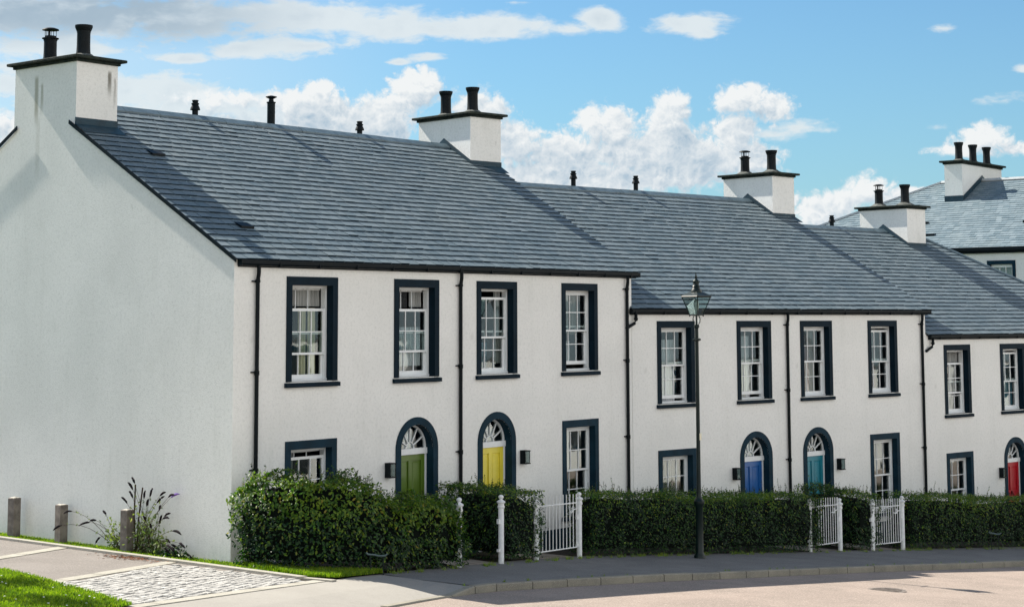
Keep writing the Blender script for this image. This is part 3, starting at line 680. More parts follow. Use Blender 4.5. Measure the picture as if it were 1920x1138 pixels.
    if hip is not None:
        h = MB(off); h.tube([(hip, RY, RZ+.02), (rx1, YV, ZV+.02)], .06, 8); h.build('hip_capping', M['ridge'], ro)
    for (vx, vy) in vents:      # slate ventilators
        z = roofz(vy)+.03; v_ = MB(off); v_.faces([(vx-.16, vy-.1, z-.1*SL), (vx+.16, vy-.1, z-.1*SL), (vx+.16, vy+.1, z+.1*SL), (vx-.16, vy+.1, z+.1*SL), (vx-.16, vy-.1, z-.1*SL+.045), (vx+.16, vy-.1, z-.1*SL+.045), (vx+.16, vy+.1, z+.1*SL+.01), (vx-.16, vy+.1, z+.1*SL+.01)],
            [(0,3,2,1),(4,5,6,7),(0,1,5,4),(1,2,6,5),(2,3,7,6),(3,0,4,7)]); v_.build('slate_vent', M['black'], ro)
    for (vx, hgt, kind) in rvents:   # vents standing just behind the ridge
        v_ = MB(off); y = RY+.18; z = RZ-.2
        if kind == 'flue':
            v_.lathe([(.09, 0), (.09, .2+hgt-.12), (.105, .2+hgt-.11), (.105, .2+hgt-.09), (.06, .2+hgt-.08), (.05, .2+hgt-.02), (.13, .2+hgt+.02), (.125, .2+hgt+.035), (.02, .2+hgt+.06)], (vx, y, z), 16)
        else:
            H = .2+hgt; v_.lathe([(.065, 0), (.065, H-.22), (.11, H-.215), (.10, H-.17), (.075, H-.12), (.07, H-.10), (.085, H-.095), (.085, H-.07), (.06, H-.06), (.065, H-.02), (.075, H-.015), (.07, H)], (vx, y, z), 16)
        smooth_auto(v_.build('roof_vent', M['black'], ro))
    # gutter
    g0, g1 = gutter or (x0, x1); g = MB(off); prof = [(-.015, .10), (-.015, .0), (-.05, -.012), (-.10, .0), (-.125, .03), (-.13, .10), (-.12, .10), (-.112, .035), (-.09, .012), (-.04, .012), (-.025, .10)]
    ps = [(xx, p_[0], ZG+p_[1]) for xx in (g0, g1) for p_ in prof]; n = len(prof)
    g.faces(ps, [(i, (i+1) % n, n+(i+1) % n, n+i) for i in range(n)]+[tuple(range(6)), tuple(n+i for i in range(6))])
    for xx in (g0+.01, g1-.01): g.box(xx-.008, xx+.008, -.128, -.02, ZG-.004, ZG+.098)
    g.box(g0+.02, g1-.02, -.014, -.002, ZG-.03, ZG+.12)
    x = math.ceil(g0); 
    while x < g1: g.box(x-.012, x+.012, -.136, -.0, ZG-.02, ZG+.06); x += 1.0
    g.build('gutter', M['black'], e)
    for (px, kind) in pipes:
        d_ = MB(off)
        zl = gz(loc[0]+px*cr)-loc[2]
        if kind == 'full':
            d_.tube([(px, -.075, ZG), (px, -.075, ZG-.12), (px, -.07, ZG-.16), (px, .0-.055, ZG-.24), (px, -.05, ZG-.30), (px, -.05, zl)], .037, 10)
            for zz in (ZG-.30, ZG-1.9, ZG-1.93, ZG-3.6, ZG-3.63): d_.lathe([(.048, 0), (.048, .05)], (px, -.05, zz), 12)
            for zz in (ZG-.30, ZG-1.9, ZG-3.6): d_.box(px-.11, px+.05, -.035, -.005, zz+.01, zz+.035)
        else:  # short swan neck into the neighbour's pipe at px
            d_.tube([(px+.28, -.075, ZG), (px+.28, -.075, ZG-.16), (px+.24, -.07, ZG-.22), (px+.06, -.06, ZG-.30), (px-.02, -.055, ZG-.34)], .037, 10)
            d_.lathe([(.048, 0), (.048, .05)], (px+.28, -.075, ZG-.15), 12)
        smooth_auto(d_.build('downpipe', M['black'], e))
    return e, off

# frames of the three stepped blocks
FA = ((0, 0, 0), 0.0)
FB = ((12.169, -.0077, -.8267), R(-7.937))
FC = ((23.4007, -1.5521, -1.4997), R(-7.867))
LA, MA_, LB_, MBm = 12.169, 6.054, 11.337, 5.625
D1, D2, DD = 4.124, 1.246, 1.233
MC = 6.101
GR = 'white terraced houses stepping down the street'
up = lambda **k: k
curtain_set = {
 'w1': [('cream', .42, .62, 0, .78), ('cream', .66, .88, 0, .78), ('greycloth', .25, 1, .80, 1), ('box', .05, .2, .02, .14)],
 'w2': [('blind', 0, .55, .80, 1), ('greycloth', .62, 1, .8, 1), ('lace', .05, .95, .10, .56)],
 'w3': [('box', .1, .75, .0, .02), ('bluecloth', .12, .5, .05, .36), ('greycloth', .8, 1, .1, 1)],
 'w4': [('greycloth', .3, .75, .45, 1), ('lace', .1, .52, .06, .36), ('box', .05, .9, .50, .54)],
 'w5': [('lace', .08, .78, 0, .86), ('bluecloth', .0, .08, 0, 1)],
 'w6': [('lace', .0, .70, .0, .90), ('cream', .0, .55, 0, .45)],
 'w7': [('pinkcloth', .15, .55, 0, .75), ('greycloth', .55, .8, 0, 1), ('greycloth', .0, .3, .2, 1)],
 'w8': [('pinkcloth', .12, .55, 0, .5), ('greycloth', .3, .62, .45, 1), ('bluecloth', 0, .3, .5, 1)],
 'w9': [('greycloth', .3, 1, .82, 1), ('pinkcloth', .1, .5, .3, .8), ('lace', 0, .5, 0, .3)],
 'w10': [('lace', .1, .6, .3, 1), ('bluecloth', .55, .9, 0, .45)]}
A1, oA1 = house('a1', FA, 0, MA_, [(MA_-D1, 'up', dict(drop=.37, inside=curtain_set['w1'], fanbars=True)), (MA_-D2, 'up', dict(drop=.37, inside=curtain_set['w2'], fanbars=True)),
      (MA_-D1, 'low', dict(drop=.10, inside=[('greycloth', 0, .3, 0, 1)], fanbars=True))],
      dict(x=MA_-DD, color='green', lamp=-1, drape=[(-.1, .45, .95)]), 'left end house of the terrace, plain tall white gable, olive green front door',
      roofx=(-.03, MA_), left_gable=True, pipes=((.52, 'full'),), vents=((1.23, 3.65), (1.18, 1.04)), rvents=((4.05, .40, 'vent'),), gutter=(.06, MA_), seed=3, group=GR, gable_mat=True)
A2, oA2 = house('a2', FA, MA_, LA, [(MA_+D2, 'up', dict(drop=.12, inside=curtain_set['w3'])), (MA_+D1, 'up', dict(lift=.09, inside=curtain_set['w4'])),
      (MA_+D1, 'tall', dict(inside=[('lace', .2, .45, .5, 1), ('bluecloth', 0, .12, .5, 1)]))],
      dict(x=MA_+DD, color='yellow', number='5', lamp=1, drape=[(-.1, .15, .9), (.15, .5, .75)]), 'white terraced house with the yellow front door',
      skew=.139, roofx=(MA_, 12.38), pipes=((6.09, 'full'), (11.93, 'full')), rvents=((6.3, .66, 'flue'), (9.2, .38, 'vent')), gutter=(MA_, LA+.20), seed=5, group=GR)
B1, oB1 = house('b1', FB, 0, MBm, [(MBm-D1, 'up', dict(lift=.06, inside=curtain_set['w5'])), (MBm-D2, 'up', dict(lift=.07, inside=curtain_set['w6'])),
      (MBm-D1, 'low', dict(inside=[('greycloth', 0, .9, .2, 1)]))],
      dict(x=MBm-DD, color='blue', lamp=-1, drape=[(-.75, .0, .9), (.0, .42, .8)]), 'white terraced house with the royal blue front door',
      roofx=(-.05, MBm), pipes=((-.22, 'neck'),), rvents=((3.98, .48, 'vent'),), gutter=(-.10, MBm), seed=7, group=GR)
B2, oB2 = house('b2', FB, MBm, 11.76, [(MBm+D2, 'up', dict(inside=curtain_set['w7'])), (MBm+D1, 'up', dict(drop=.05, inside=curtain_set['w8'])),
      (MBm+D1, 'tall', dict(inside=[('lace', .1, .4, .45, .75)]))],
      dict(x=MBm+DD, color='teal', lamp=1, drape=[(-.85, -.45, .9)]), 'white terraced house with the teal front door',
      roofx=(MBm, 12.0), pipes=((MBm+.02, 'full'), (11.53, 'full')), rvents=((6.46, .48, 'vent'),), gutter=(MBm, 11.9), seed=11, group=GR)
C1, oC1 = house('c1', FC, .44, MC, [(MC-D1, 'up', dict(drop=.3, inside=curtain_set['w9'])), (MC-D2, 'up', dict(drop=.05, inside=curtain_set['w10'])),
      (MC-D1, 'low', dict(inside=[('greycloth', .0, .2, 0, 1), ('lace', .2, .4, .0, 1)]))],
      dict(x=MC-DD, color='red', lamp=-1, drape=[(-.4, .1, .9)]), 'white terraced house with the crimson front door at the right edge of the picture',
      roofx=(.5, MC), pipes=((.42, 'neck'),), rvents=((4.2, .40, 'vent'),), gutter=(.56, MC), seed=13, group=GR)
C2, oC2 = house('c2', FC, MC, 12.0, [(MC+D2, 'up', dict(inside=curtain_set['w7'])), (MC+D1, 'up', dict(inside=curtain_set['w6']))],
      dict(x=MC+DD, color='green', lamp=1), 'last house of the terrace under the hipped end of the slate roof',
      roofx=(MC, 12.02), hip=7.97, rvents=((8.05, .25, 'vent'),), gutter=(MC, 12.1), seed=17, group=GR)
CT = 9.182
chimney(A1, oA1, 0, 1.004, 1.983, CT+.02, (RY-.53, RY+.55), 8.10, cowls=(1,), stained_=True, leftflash=False)
# chimneys standing over the steps between blocks belong to the right-hand house: express them in that block's frame
dzB, dzC = -FB[0][2], FB[0][2]-FC[0][2]
def tofr(frame, x, y):
    c, s_ = math.cos(frame[1]), math.sin(frame[1]); dx_, dy_ = x-frame[0][0], y-frame[0][1]; return dx_*c+dy_*s_, -dx_*s_+dy_*c
# the chimneys over the steps stand on the higher neighbour's slope
x2, y2 = tofr(FB, 12.044, RY-1.773/2)
k_ry = RY
def chimney_at(parent, off, x0, yf, wd, dz, pots, cowls):
    global RY
    keep = RY; RY = yf+wd/2; zr_ = lambda y: ZV+SL*(y-YV-(RY-keep))+dz if y <= RY else ZV+SL*(2*keep-(y-(RY-keep))-YV)+dz
    rf = globals()['roofz']; globals()['roofz'] = zr_
    s = MB(off); o = chimney(parent, off, x0, 1.027, wd, CT+dz, [RY+p for p in pots], 8.096+dz, cowls=cowls, zroof=zr_)
    RY = keep; globals()['roofz'] = rf
    return o
chimney_at(B1, oB1, x2, y2, 1.97, dzB, (-.50, .52), ())
chimney_at(C1, oC1, -.127, RY-1.80/2, 1.84, dzC, (-.50, .50), (1,))
chimney_at(C2, oC2, 6.727, RY-1.773/2, 1.80, 0.0, (-.50, .50), (1,))

# ------------------------------------------------------------------ house beyond, across the end of the street
CHY, CHH = 9.05, .69
XD, YD0, YD1, ZED, ZRD, DD_ = 45.0, -8.0, 16.8, 6.86, 10.05, 12.6
def back_house():
    e = empty('corner_house', (XD, 0, gz(XD))); g0 = gz(XD); off = (XD, 0, g0)
    tag(e, 'larger white house with pale slate roof rising behind the hipped end of the terrace', 'house')
    wl = MB(off); x0, x1 = XD, XD+DD_
    wx = [(4.62, 5.78, 4.6, 6.45), (0.6, 1.76, 4.6, 6.45)]; ys = sorted({YD0, YD1, *[w_[0] for w_ in wx], *[w_[1] for w_ in wx]})
    for A, B in zip(ys, ys[1:]):
        la = g0-1
        for (a_, b_, c_, d_) in wx:
            if a_ < (A+B)/2 < b_: wl.face([(x0, A, la), (x0, B, la), (x0, B, c_+.1), (x0, A, c_+.1)]); la = d_-.15
        wl.face([(x0, A, la), (x0, B, la), (x0, B, ZED), (x0, A, ZED)])
    xm = (x0+x1)/2
    wl.face([(x0, YD0, g0-1), (x1, YD0, g0-1), (x1, YD0, ZED), (xm, YD0, ZRD-.08), (x0, YD0, ZED)]); wl.face([(x0, YD1, g0-1), (x1, YD1, g0-1), (x1, YD1, ZED), (x0, YD1, ZED)])
    wl.face([(x1, YD0, g0-1), (x1, YD1, g0-1), (x1, YD1, ZED), (x1, YD0, ZED)]); wl.build('wall', M['wall'], e)
    rnd = random.Random(44); sm_ = MB(off); Lh = math.hypot(xm-x0+.1, ZRD-ZED); ux, uz = (xm-x0+.1)/Lh, (ZRD-ZED)/Lh; n = int(Lh/.225)
    for c in range(n):
        y = YD0-.1-(.13 if c % 2 else 0); s0 = c*.225-.02
        ye_ = YD1+.1-(s0+.11)/Lh*(xm-x0)
        while y < ye_:
            wd = .27*rnd.uniform(.9, 1.1); a_, b_ = y, min(y+wd-.006, ye_+.02); y += wd; th = rnd.uniform(.018, .032)
            def pt(yy, s_, h): return (x0-.1+ux*s_-uz*h, yy, ZED+.08+uz*s_+ux*h)
            sm_.faces([pt(a_, s0, th), pt(b_, s0, th), pt(b_, s0+.235, .004), pt(a_, s0+.235, .004), pt(a_, s0, -.004), pt(b_, s0, -.004)], [(0,1,2,3),(4,5,1,0),(3,4,0),(1,5,2)])
    ro = sm_.build('roof', M['slate_pale'], e)
    ub = MB(off)
    ub.faces([(x0-.1, YD0-.1, ZED+.07), (x0-.1, YD1+.12, ZED+.07), (xm, YD1-(xm-x0), ZRD+.06), (xm, YD0-.1, ZRD+.06), (x1+.1, YD1+.12, ZED+.07), (x1+.1, YD0-.1, ZED+.07),
              (x0-.1, YD0-.1, ZED), (x0-.1, YD1+.12, ZED), (xm, YD1-(xm-x0), ZRD), (xm, YD0-.1, ZRD), (x1+.1, YD1+.12, ZED), (x1+.1, YD0-.1, ZED)],
             [(0,1,2,3),(3,2,4,5),(1,4,2),(0,6,7,1),(7,10,4,1)]); ub.build('roof_deck', M['under'], ro)
    rg = MB(off); rg.tube([(xm, YD0-.1, ZRD+.07), (xm, YD1-(xm-x0), ZRD+.07)], .11, 6); rg.build('ridge_capping', M['palelead'], ro)
    vg = MB(off); vg.tube([(x0-.1, YD1+.12, ZED+.12), (xm, YD1-(xm-x0), ZRD+.10)], .07, 6); vg.build('hip_capping', M['palelead'], ro)
    gt = MB(off); gt.box(x0-.24, x0-.1, YD0-.1, YD1+.12, ZED-.02, ZED+.12); gt.box(x0-.1, x0-.002, YD0-.1, YD1+.1, ZED-.12, ZED+.06); gt.build('gutter', M['black'], e)
    for (vx, vy) in ((1.2, 8.7), (2.1, 4.9), (2.3, 9.5)):
        v_ = MB(off); z = ZED+.08+vx*(ZRD-ZED)/(xm-x0); v_.box(x0+vx-.12, x0+vx+.12, vy-.2, vy+.2, z, z+.10); v_.build('slate_vent', M['black'], ro)
    # window
    for (a_, b_, c_, d_) in wx:
        w_ = MB(off); w_.box(x0+.1, x0+.18, a_+.13, b_-.13, c_+.1, c_+.16); w_.box(x0+.1, x0+.18, a_+.13, b_-.13, d_-.27, d_-.15); w_.box(x0+.1, x0+.18, a_+.13, a_+.2, c_+.16, d_-.27); w_.box(x0+.1, x0+.18, b_-.2, b_-.13, c_+.16, d_-.27)
        for k in (1, 2): yy = a_+.2+(b_-a_-.4)*k/3; w_.box(x0+.12, x0+.15, yy-.015, yy+.015, c_+.16, d_-.27)
        w_.box(x0+.12, x0+.15, a_+.2, b_-.2, (c_+d_)/2-.06, (c_+d_)/2-.02)
        wn = w_.build('window', M['white'], e)
        s_ = MB(off)
        s_.box(x0-.03, x0+.0, a_, b_, d_-.15, d_); s_.box(x0-.03, x0, a_, a_+.13, c_+.1, d_-.15); s_.box(x0-.03, x0, b_-.13, b_, c_+.1, d_-.15)
        s_.face([(x0-.03, a_+.13, c_+.1), (x0+.2, a_+.13, c_+.1), (x0+.2, a_+.13, d_-.15), (x0-.03, a_+.13, d_-.15)]); s_.face([(x0-.03, b_-.13, c_+.1), (x0+.2, b_-.13, c_+.1), (x0+.2, b_-.13, d_-.15), (x0-.03, b_-.13, d_-.15)])
        s_.face([(x0-.03, a_+.13, d_-.152), (x0+.2, a_+.13, d_-.152), (x0+.2, b_-.13, d_-.152), (x0-.03, b_-.13, d_-.152)]); s_.build('surround', M['navy2'], wn)
        l_ = MB(off); l_.box(x0-.06, x0+.1, a_-.03, b_+.03, c_, c_+.1); l_.build('sill', M['navy2'], wn)
        g_ = MB(off); g_.face([(x0+.14, b_-.2, c_+.16), (x0+.14, a_+.2, c_+.16), (x0+.14, a_+.2, d_-.27), (x0+.14, b_-.2, d_-.27)]); g_.build('glass', M['glass'], wn)
        c_o = MB(off)
        for i in range(14):
            ya, yb_ = a_+.2+(b_-a_-.4)*i/14, a_+.2+(b_-a_-.4)*(i+1)/14; c_o.face([(x0+.3+.03*(i % 2), ya, c_+.2), (x0+.3+.03*((i+1) % 2), yb_, c_+.2), (x0+.3+.03*((i+1) % 2), yb_, d_-.3), (x0+.3+.03*(i % 2), ya, d_-.3)])
        c_o.build('curtain', M['greycloth'], wn)
    # chimney, three pots, broad side across the ridge
    cy, cwid = CHY, .80; cx0, cx1 = xm-2.0, xm+2.1
    s_ = MB(off); s_.box(cx0, cx1, cy-cwid/2, cy+cwid/2, ZRD-2, ZRD+CHH); ch = s_.build('chimney', M['wall'], e)
    c_ = MB(off); z = ZRD+CHH; c_.bevbox(cx0-.05, cx1+.05, cy-cwid/2-.05, cy+cwid/2+.05, z, z+.08, .01); c_.bevbox(cx0-.16, cx1+.16, cy-cwid/2-.16, cy+cwid/2+.16, z+.08, z+.16, .012); c_.build('cap', M['cap'], ch)
    for px in (cx0+.62, (cx0+cx1)/2, cx1-.62):
        f = MB(off); f.lathe([(.36, 0), (.3, .04), (.2, .1)], (px, cy, z+.15), 16); f.build('flaunching', M['flaunch'], ch, smooth=True)
        p_ = MB(off); p_.lathe([(.19, 0), (.16, .12), (.15, .45), (.155, .60), (.20, .72), (.20, .78), (.15, .785), (.13, .6)], (px, cy, z+.2), 18, cap=False); smooth_auto(p_.build('chimney_pot', M['pot'], ch))
    zz = lambda x: ZED+.08+(min(x, 2*xm-x)-x0+.1)*(ZRD-ZED)/(xm-x0)
    f_ = MB(off); f_.box(cx0-.02, cx0, cy-cwid/2-.02, cy+cwid/2+.02, zz(cx0)-.3, zz(cx0)+.22)
    yy = cy-cwid/2-.02; f_.face([(cx0, yy, zz(cx0)-.2), (cx0, yy, zz(cx0)+.2), (xm, yy, ZRD+.32), (cx1, yy, zz(cx1)+.2), (cx1, yy, zz(cx1)-.2)]); f_.build('flashing', M['lead'], ch)
    return e
M['slate_pale'] = slate_mat('pale_slate', 1.3)
M['palelead'] = mat('pale_ridge_zinc', (.42, .46, .48), .4, .5, var=.2)
back_house()

# ------------------------------------------------------------------ ground, road, footway, path
def sheet(name, poly, mt, dz, parent=None, zf=None, sub=True):
    """flat polygon laid on the sloping ground, cut along x so that it follows the fall of the street"""
    bm = bmesh.new(); vs = [bm.verts.new((x, y, 0)) for x, y in poly]; bm.faces.new(vs)
    xs = [6.0]+([-40, 45])
    for xx in xs: bmesh.ops.bisect_plane(bm, geom=bm.verts[:]+bm.edges[:]+bm.faces[:], plane_co=(xx, 0, 0), plane_no=(1, 0, 0))
    bmesh.ops.triangulate(bm, faces=bm.faces)
    for v in bm.verts: v.co.z = (zf or (lambda x, y: gz(x)))(v.co.x, v.co.y)+dz
    me = bpy.data.meshes.new(name); bm.to_mesh(me); bm.free(); me.materials.append(mt)
    if me.polygons and sum(p.normal.z for p in me.polygons) < 0: me.flip_normals()
    o = bpy.data.objects.new(name, me); C.objects.link(o); 
    if parent: o.parent = parent
    return o
tag(sheet('ground', [(-900, -900), (900, -900), (900, 900), (-900, 900)], M['turf'], -.20), kind='structure')
# kerb line, from the dropped kerb by the path to the far end of the street
KB = [(-40, -16.5), (-14, -9.1), (-5.5, -6.45), (-3.2, -5.75), (-1.65, -5.22), (-.58, -4.92), (.45, -4.66), (1.18, -4.52), (1.79, -4.47), (3.56, -4.59), (6.08, -4.89), (8.49, -5.15), (9.96, -5.25), (12.91, -5.56), (16.07, -6.0), (18.9, -6.30), (24, -7.0), (34, -8.3), (60, -11.5), (90, -15)]
def kdrop(x): return .105 if x < .45 else (.0 if x > 1.25 else .105*(1.25-x)/.8)
FENCE = [(-.47, -2.35), (.2, -2.5), (1.1, -2.40), (2.2, -2.32), (3.4, -2.22), (5.4, -2.05), (7.8, -1.78), (10.5, -2.1), (13.5, -2.55), (16.0, -2.85), (19.0, -3.3), (24, -4.1), (34, -5.5), (60, -9)]
tag(sheet('road', [(x, y-.02) for x, y in KB]+[(90, -60), (-40, -60)], M['road'], -.12), kind='structure')
INN = [(x, y+.13) for x, y in KB]
fw_poly = [p for p in INN if p[0] > .4]+[(90, -12.0), (60, -8.5), (34, -5.2), (24, -3.7)]+[(x, y+.12) for x, y in FENCE[::-1][3:]]+[(-.47, -2.75)]
fw_poly = [(1.18, -4.39)]+[p for p in INN if p[0] > 1.3]+[(90, -12.0), (60, -8.5), (34, -5.2), (24, -3.7), (19.0, -3.1), (16.0, -2.65), (13.5, -2.35), (10.5, -1.9), (7.8, -1.55), (5.4, -1.8), (3.4, -2.0), (1.1, -2.45), (1.1, -3.4)]
tag(sheet('pavement', fw_poly, M['pave'], 0.0), kind='structure')
# apron that ramps down to the dropped kerb
ap = MB()
outer = [(-8.5, -7.25), (-5.5, -6.32), (-3.2, -5.62), (-1.65, -5.09), (-.58, -4.79), (.45, -4.53), (1.18, -4.39)]
inner = [(-8.5, -5.05), (-5.5, -4.10), (-3.2, -3.50), (-1.65, -3.10), (-.58, -2.86), (.45, -2.56), (1.18, -2.42)]
for i in range(len(outer)-1):
    for k in range(4):
        def lp(j, t):
            o_, n_ = outer[j], inner[j]; x = o_[0]+(n_[0]-o_[0])*t; y = o_[1]+(n_[1]-o_[1])*t
            return (x, y, gz(x)-kdrop(o_[0])*max(0, 1-t/.6)**1.3)
        ap.face([lp(i, k/4), lp(i+1, k/4), lp(i+1, (k+1)/4), lp(i, (k+1)/4)])
apo = ap.build('apron', M['apron']); tag(apo, kind='structure')
# kerb stones
kb = MB(); rnd = random.Random(4)
def along(path, step):
    out_ = []; acc = 0
    for (a_, b_) in zip(path, path[1:]):
        a_, b_ = Vector(a_), Vector(b_); L = (b_-a_).length; n = max(1, round(L/step))
        for i in range(n): out_.append((a_+(b_-a_)*i/n, a_+(b_-a_)*(i+1)/n))
    return out_
for (p, q) in along([k for k in KB if -20 < k[0] < 60], .92):
    dv = (q-p).normalized(); nv = Vector((-dv.y, dv.x))*.13; p = p+dv*.011; q = q-dv*.011; j = rnd.uniform(-.006, .006)
    def K_(pt, dz_): return (pt.x, pt.y, gz(pt.x)-kdrop(pt.x)+dz_)
    tz = .006+j
    pi_, qi_ = p+nv*.85, q+nv*.85
    kb.faces([K_(p-nv*.0, -.16), K_(q, -.16), K_(q, tz-.02), K_(p, tz-.02), K_(p+nv*.12, tz), K_(q+nv*.12, tz), K_(p+nv*1.02, tz), K_(q+nv*1.02, tz), K_(p+nv*1.02, -.1), K_(q+nv*1.02, -.1)],
             [(0,1,2,3),(3,2,5,4),(4,5,7,6),(6,7,9,8),(0,3,4,6,8),(1,9,7,5,2)])
tag(kb.build('kerb', M['kerb']), kind='structure')
# garden soil between wall and fence
tag(sheet('garden_bed', [(.02, .0), (.02, -.6), (1.1, -2.2), (3.4, -2.0), (5.4, -1.8), (7.8, -1.55), (10.5, -1.9), (13.5, -2.35), (16.0, -2.65), (19.0, -3.1), (24, -3.7), (34, -5.2), (36, -3.2), (12.17, .2)], M['soil'], -.012), kind='structure')
# paved paths from the gates to the doors
PATHS = [((3.60, -2.05), (4.82, -2.0), (5.25, -.02), (4.35, -.02)), ((6.33, -1.78), (7.72, -1.62), (7.75, -.02), (6.80, -.02)),
         ((15.40, -2.62), (16.74, -2.72), (17.0, -.68), (16.0, -.56)), ((17.55, -2.96), (18.98, -3.10), (19.4, -1.02), (18.5, -.9))]
for P_ in PATHS: tag(sheet('path', [P_[0], P_[1], P_[2], P_[3]], M['slab'], .006), kind='structure')
# slab joints
jt = MB()
for P_ in PATHS:
    a0, b0, b1, a1 = [Vector(p) for p in P_]
    for k in range(0, 4):
        f = (k+.35)/4; A = a0+(a1-a0)*f; B = b0+(b1-b0)*f; dv = (a1-a0).normalized()*.007
        jt.face([(A.x-dv.x, A.y-dv.y, gz(A.x)+.0105), (B.x-dv.x, B.y-dv.y, gz(B.x)+.0105), (B.x+dv.x, B.y+dv.y, gz(B.x)+.0105), (A.x+dv.x, A.y+dv.y, gz(A.x)+.0105)])
    A, B = (a0+b0)/2, (a1+b1)/2
    jt.face([(A.x-.007, A.y, gz(A.x)+.0105), (A.x+.007, A.y, gz(A.x)+.0105), (B.x+.007, B.y, gz(B.x)+.0105), (B.x-.007, B.y, gz(B.x)+.0105)])
tag(jt.build('path_joints', M['mortar']), kind='structure')
# side path: asphalt, pale bands, setts, lawn
PE = -.56   # kerb edge by the gable
tag(sheet('side_path', [(PE, -2.3), (PE, 30), (-3.4, 30), (-4.35, .6), (-4.6, -.9)], M['path'], .0), kind='structure')
def band(a_, b_, wd, dz_): 
    a_, b_ = Vector(a_), Vector(b_); dv = (b_-a_).normalized(); nv = Vector((-dv.y, dv.x))*wd; return [tuple(a_), tuple(b_), tuple(b_+nv), tuple(a_+nv)]
ed = MB()
def slabs(a_, b_, wd, dz_, L=.6, th=.05):
    for (p, q) in along([a_, b_], L):
        dv = (q-p).normalized(); nv = Vector((-dv.y, dv.x))*wd; p = p+dv*.006; q = q-dv*.006
        c4 = [p, q, q+nv, p+nv]; top = [(c.x, c.y, gz(c.x)+dz_+random.Random(p.x*99).uniform(-.002, .002)) for c in c4]; lo = [(c.x, c.y, gz(c.x)-.05) for c in c4]
        ed.faces(top+lo, [(0,1,2,3),(0,4,5,1),(1,5,6,2),(2,6,7,3),(3,7,4,0)])
slabs((-3.3, 2.15), (PE, 3.67), .24, .010)
slabs((-4.72, -1.30), (PE, .62), .24, .012)
slabs((-6.2, -4.42), (-2.46, -3.40), .22, .012); slabs((-2.46, -3.40), (-.62, -2.92), .22, .012)
slabs((PE, -2.45), (PE, 14), .20, .045, .75)        # raised edging along the gable strip (runs at PE-.2..PE)
slabs((-.40, -2.95), (PE+.0, -2.45), .18, .03)
tag(ed.build('edging', M['edging']), kind='structure')
# setts
ct = MB(); rnd = random.Random(8)
def inside(poly, x, y):
    c = False; j = len(poly)-1
    for i in range(len(poly)):
        if (poly[i][1] > y) != (poly[j][1] > y) and x < (poly[j][0]-poly[i][0])*(y-poly[i][1])/(poly[j][1]-poly[i][1])+poly[i][0]: c = not c
        j = i
    return c
CP = [(-6.2, -4.2), (-.70, -2.72), (PE-.22, .50), (-4.80, -1.30)]
tag(sheet('sett_bed', CP, M['mortar'], -.006), kind='structure')
dv = Vector((.895, .445)); nv = Vector((-dv.y, dv.x)); O_ = Vector((-6.6, -4.6))
for r_ in range(-30, 60):
    s_ = rnd.random()*.2; gy = r_*.125
    while s_ < 8:
        L = rnd.uniform(.16, .27); p0 = O_+dv*s_+nv*gy; 
        c4 = [p0+nv*.006+dv*.006, p0+dv*(L-.010)+nv*.006, p0+dv*(L-.010)+nv*.113, p0+dv*.006+nv*.113]; s_ += L
        if not all(inside(CP, c.x, c.y) for c in c4): continue
        h = .010+rnd.uniform(-.007, .009); ti = [rnd.uniform(-.005, .005) for _ in range(4)]
        cc = (c4[0]+c4[2])/2
        top = [(c.x+(cc.x-c.x)*.14, c.y+(cc.y-c.y)*.14, gz(c.x)+h+t_) for c, t_ in zip(c4, ti)]; mid_ = [(c.x, c.y, gz(c.x)+h-.014) for c in c4]; lo = [(c.x, c.y, gz(c.x)-.03) for c in c4]
        ct.faces(top+mid_+lo, [(0,1,2,3)]+[(i, i+4, (i+1) % 4+4, (i+1) % 4) for i in range(4)]+[(i+4, i+8, (i+1) % 4+8, (i+1) % 4+4) for i in range(4)])
tag(ct.build('sett_paving', M['cobble']), 'pale granite setts laid in rough rows across the side path', 'paving', kind='stuff')
# manhole cover and patch in the road
mh = MB(); cx, cy = 8.95, -7.82; z_ = gz(cx)-.12
mh.lathe([(.36, 0), (.36, .006), (.32, .008)], (cx, cy, z_), 28); 
for i in range(-4, 5):
    h_ = math.sqrt(max(0, .28**2-(i*.06)**2)); mh.box(cx+i*.06-.014, cx+i*.06+.014, cy-h_, cy+h_, z_+.008, z_+.013)
mho = mh.build('manhole_cover', M['iron']); mho.rotation_euler = (0, 0, 0); tag(mho, 'round cast iron manhole cover set in the pink road', 'manhole cover')

# ------------------------------------------------------------------ grass
def grass(name, poly, dz, dens, h, label, seed, daisies=0, lean=.5):
    rnd = random.Random(seed); xs = [p[0] for p in poly]; ys = [p[1] for p in poly]; mb = MB(); A = (max(xs)-min(xs))*(max(ys)-min(ys))
    for _ in range(int(A*dens)):
        x, y = rnd.uniform(min(xs), max(xs)), rnd.uniform(min(ys), max(ys))
        if not inside(poly, x, y): continue
        an = rnd.random()*6.28; hh = h*rnd.uniform(.5, 1.3); wd = .006+.004*rnd.random(); c, s_ = math.cos(an)*wd, math.sin(an)*wd; lx, ly = rnd.uniform(-lean, lean)*hh, rnd.uniform(-lean, lean)*hh; z = gz(x)+dz
        mb.faces([(x-c, y-s_, z), (x+c, y+s_, z), (x+lx*.5+c*.7, y+ly*.5+s_*.7, z+hh*.6), (x+lx*.5-c*.7, y+ly*.5-s_*.7, z+hh*.6), (x+lx, y+ly, z+hh)], [(0, 1, 2, 3), (3, 2, 4)])
    if daisies:
        mb.cur = 1
        for _ in range(daisies):
            x, y = rnd.uniform(min(xs), max(xs)), rnd.uniform(min(ys), max(ys))
            if inside(poly, x, y): mb.lathe([(.014, 0), (.012, .006)], (x, y, gz(x)+dz+h*.95), 6)
    return tag(mb.build(name, [M['grass'], M['daisy']]), label, 'grass', kind='stuff')
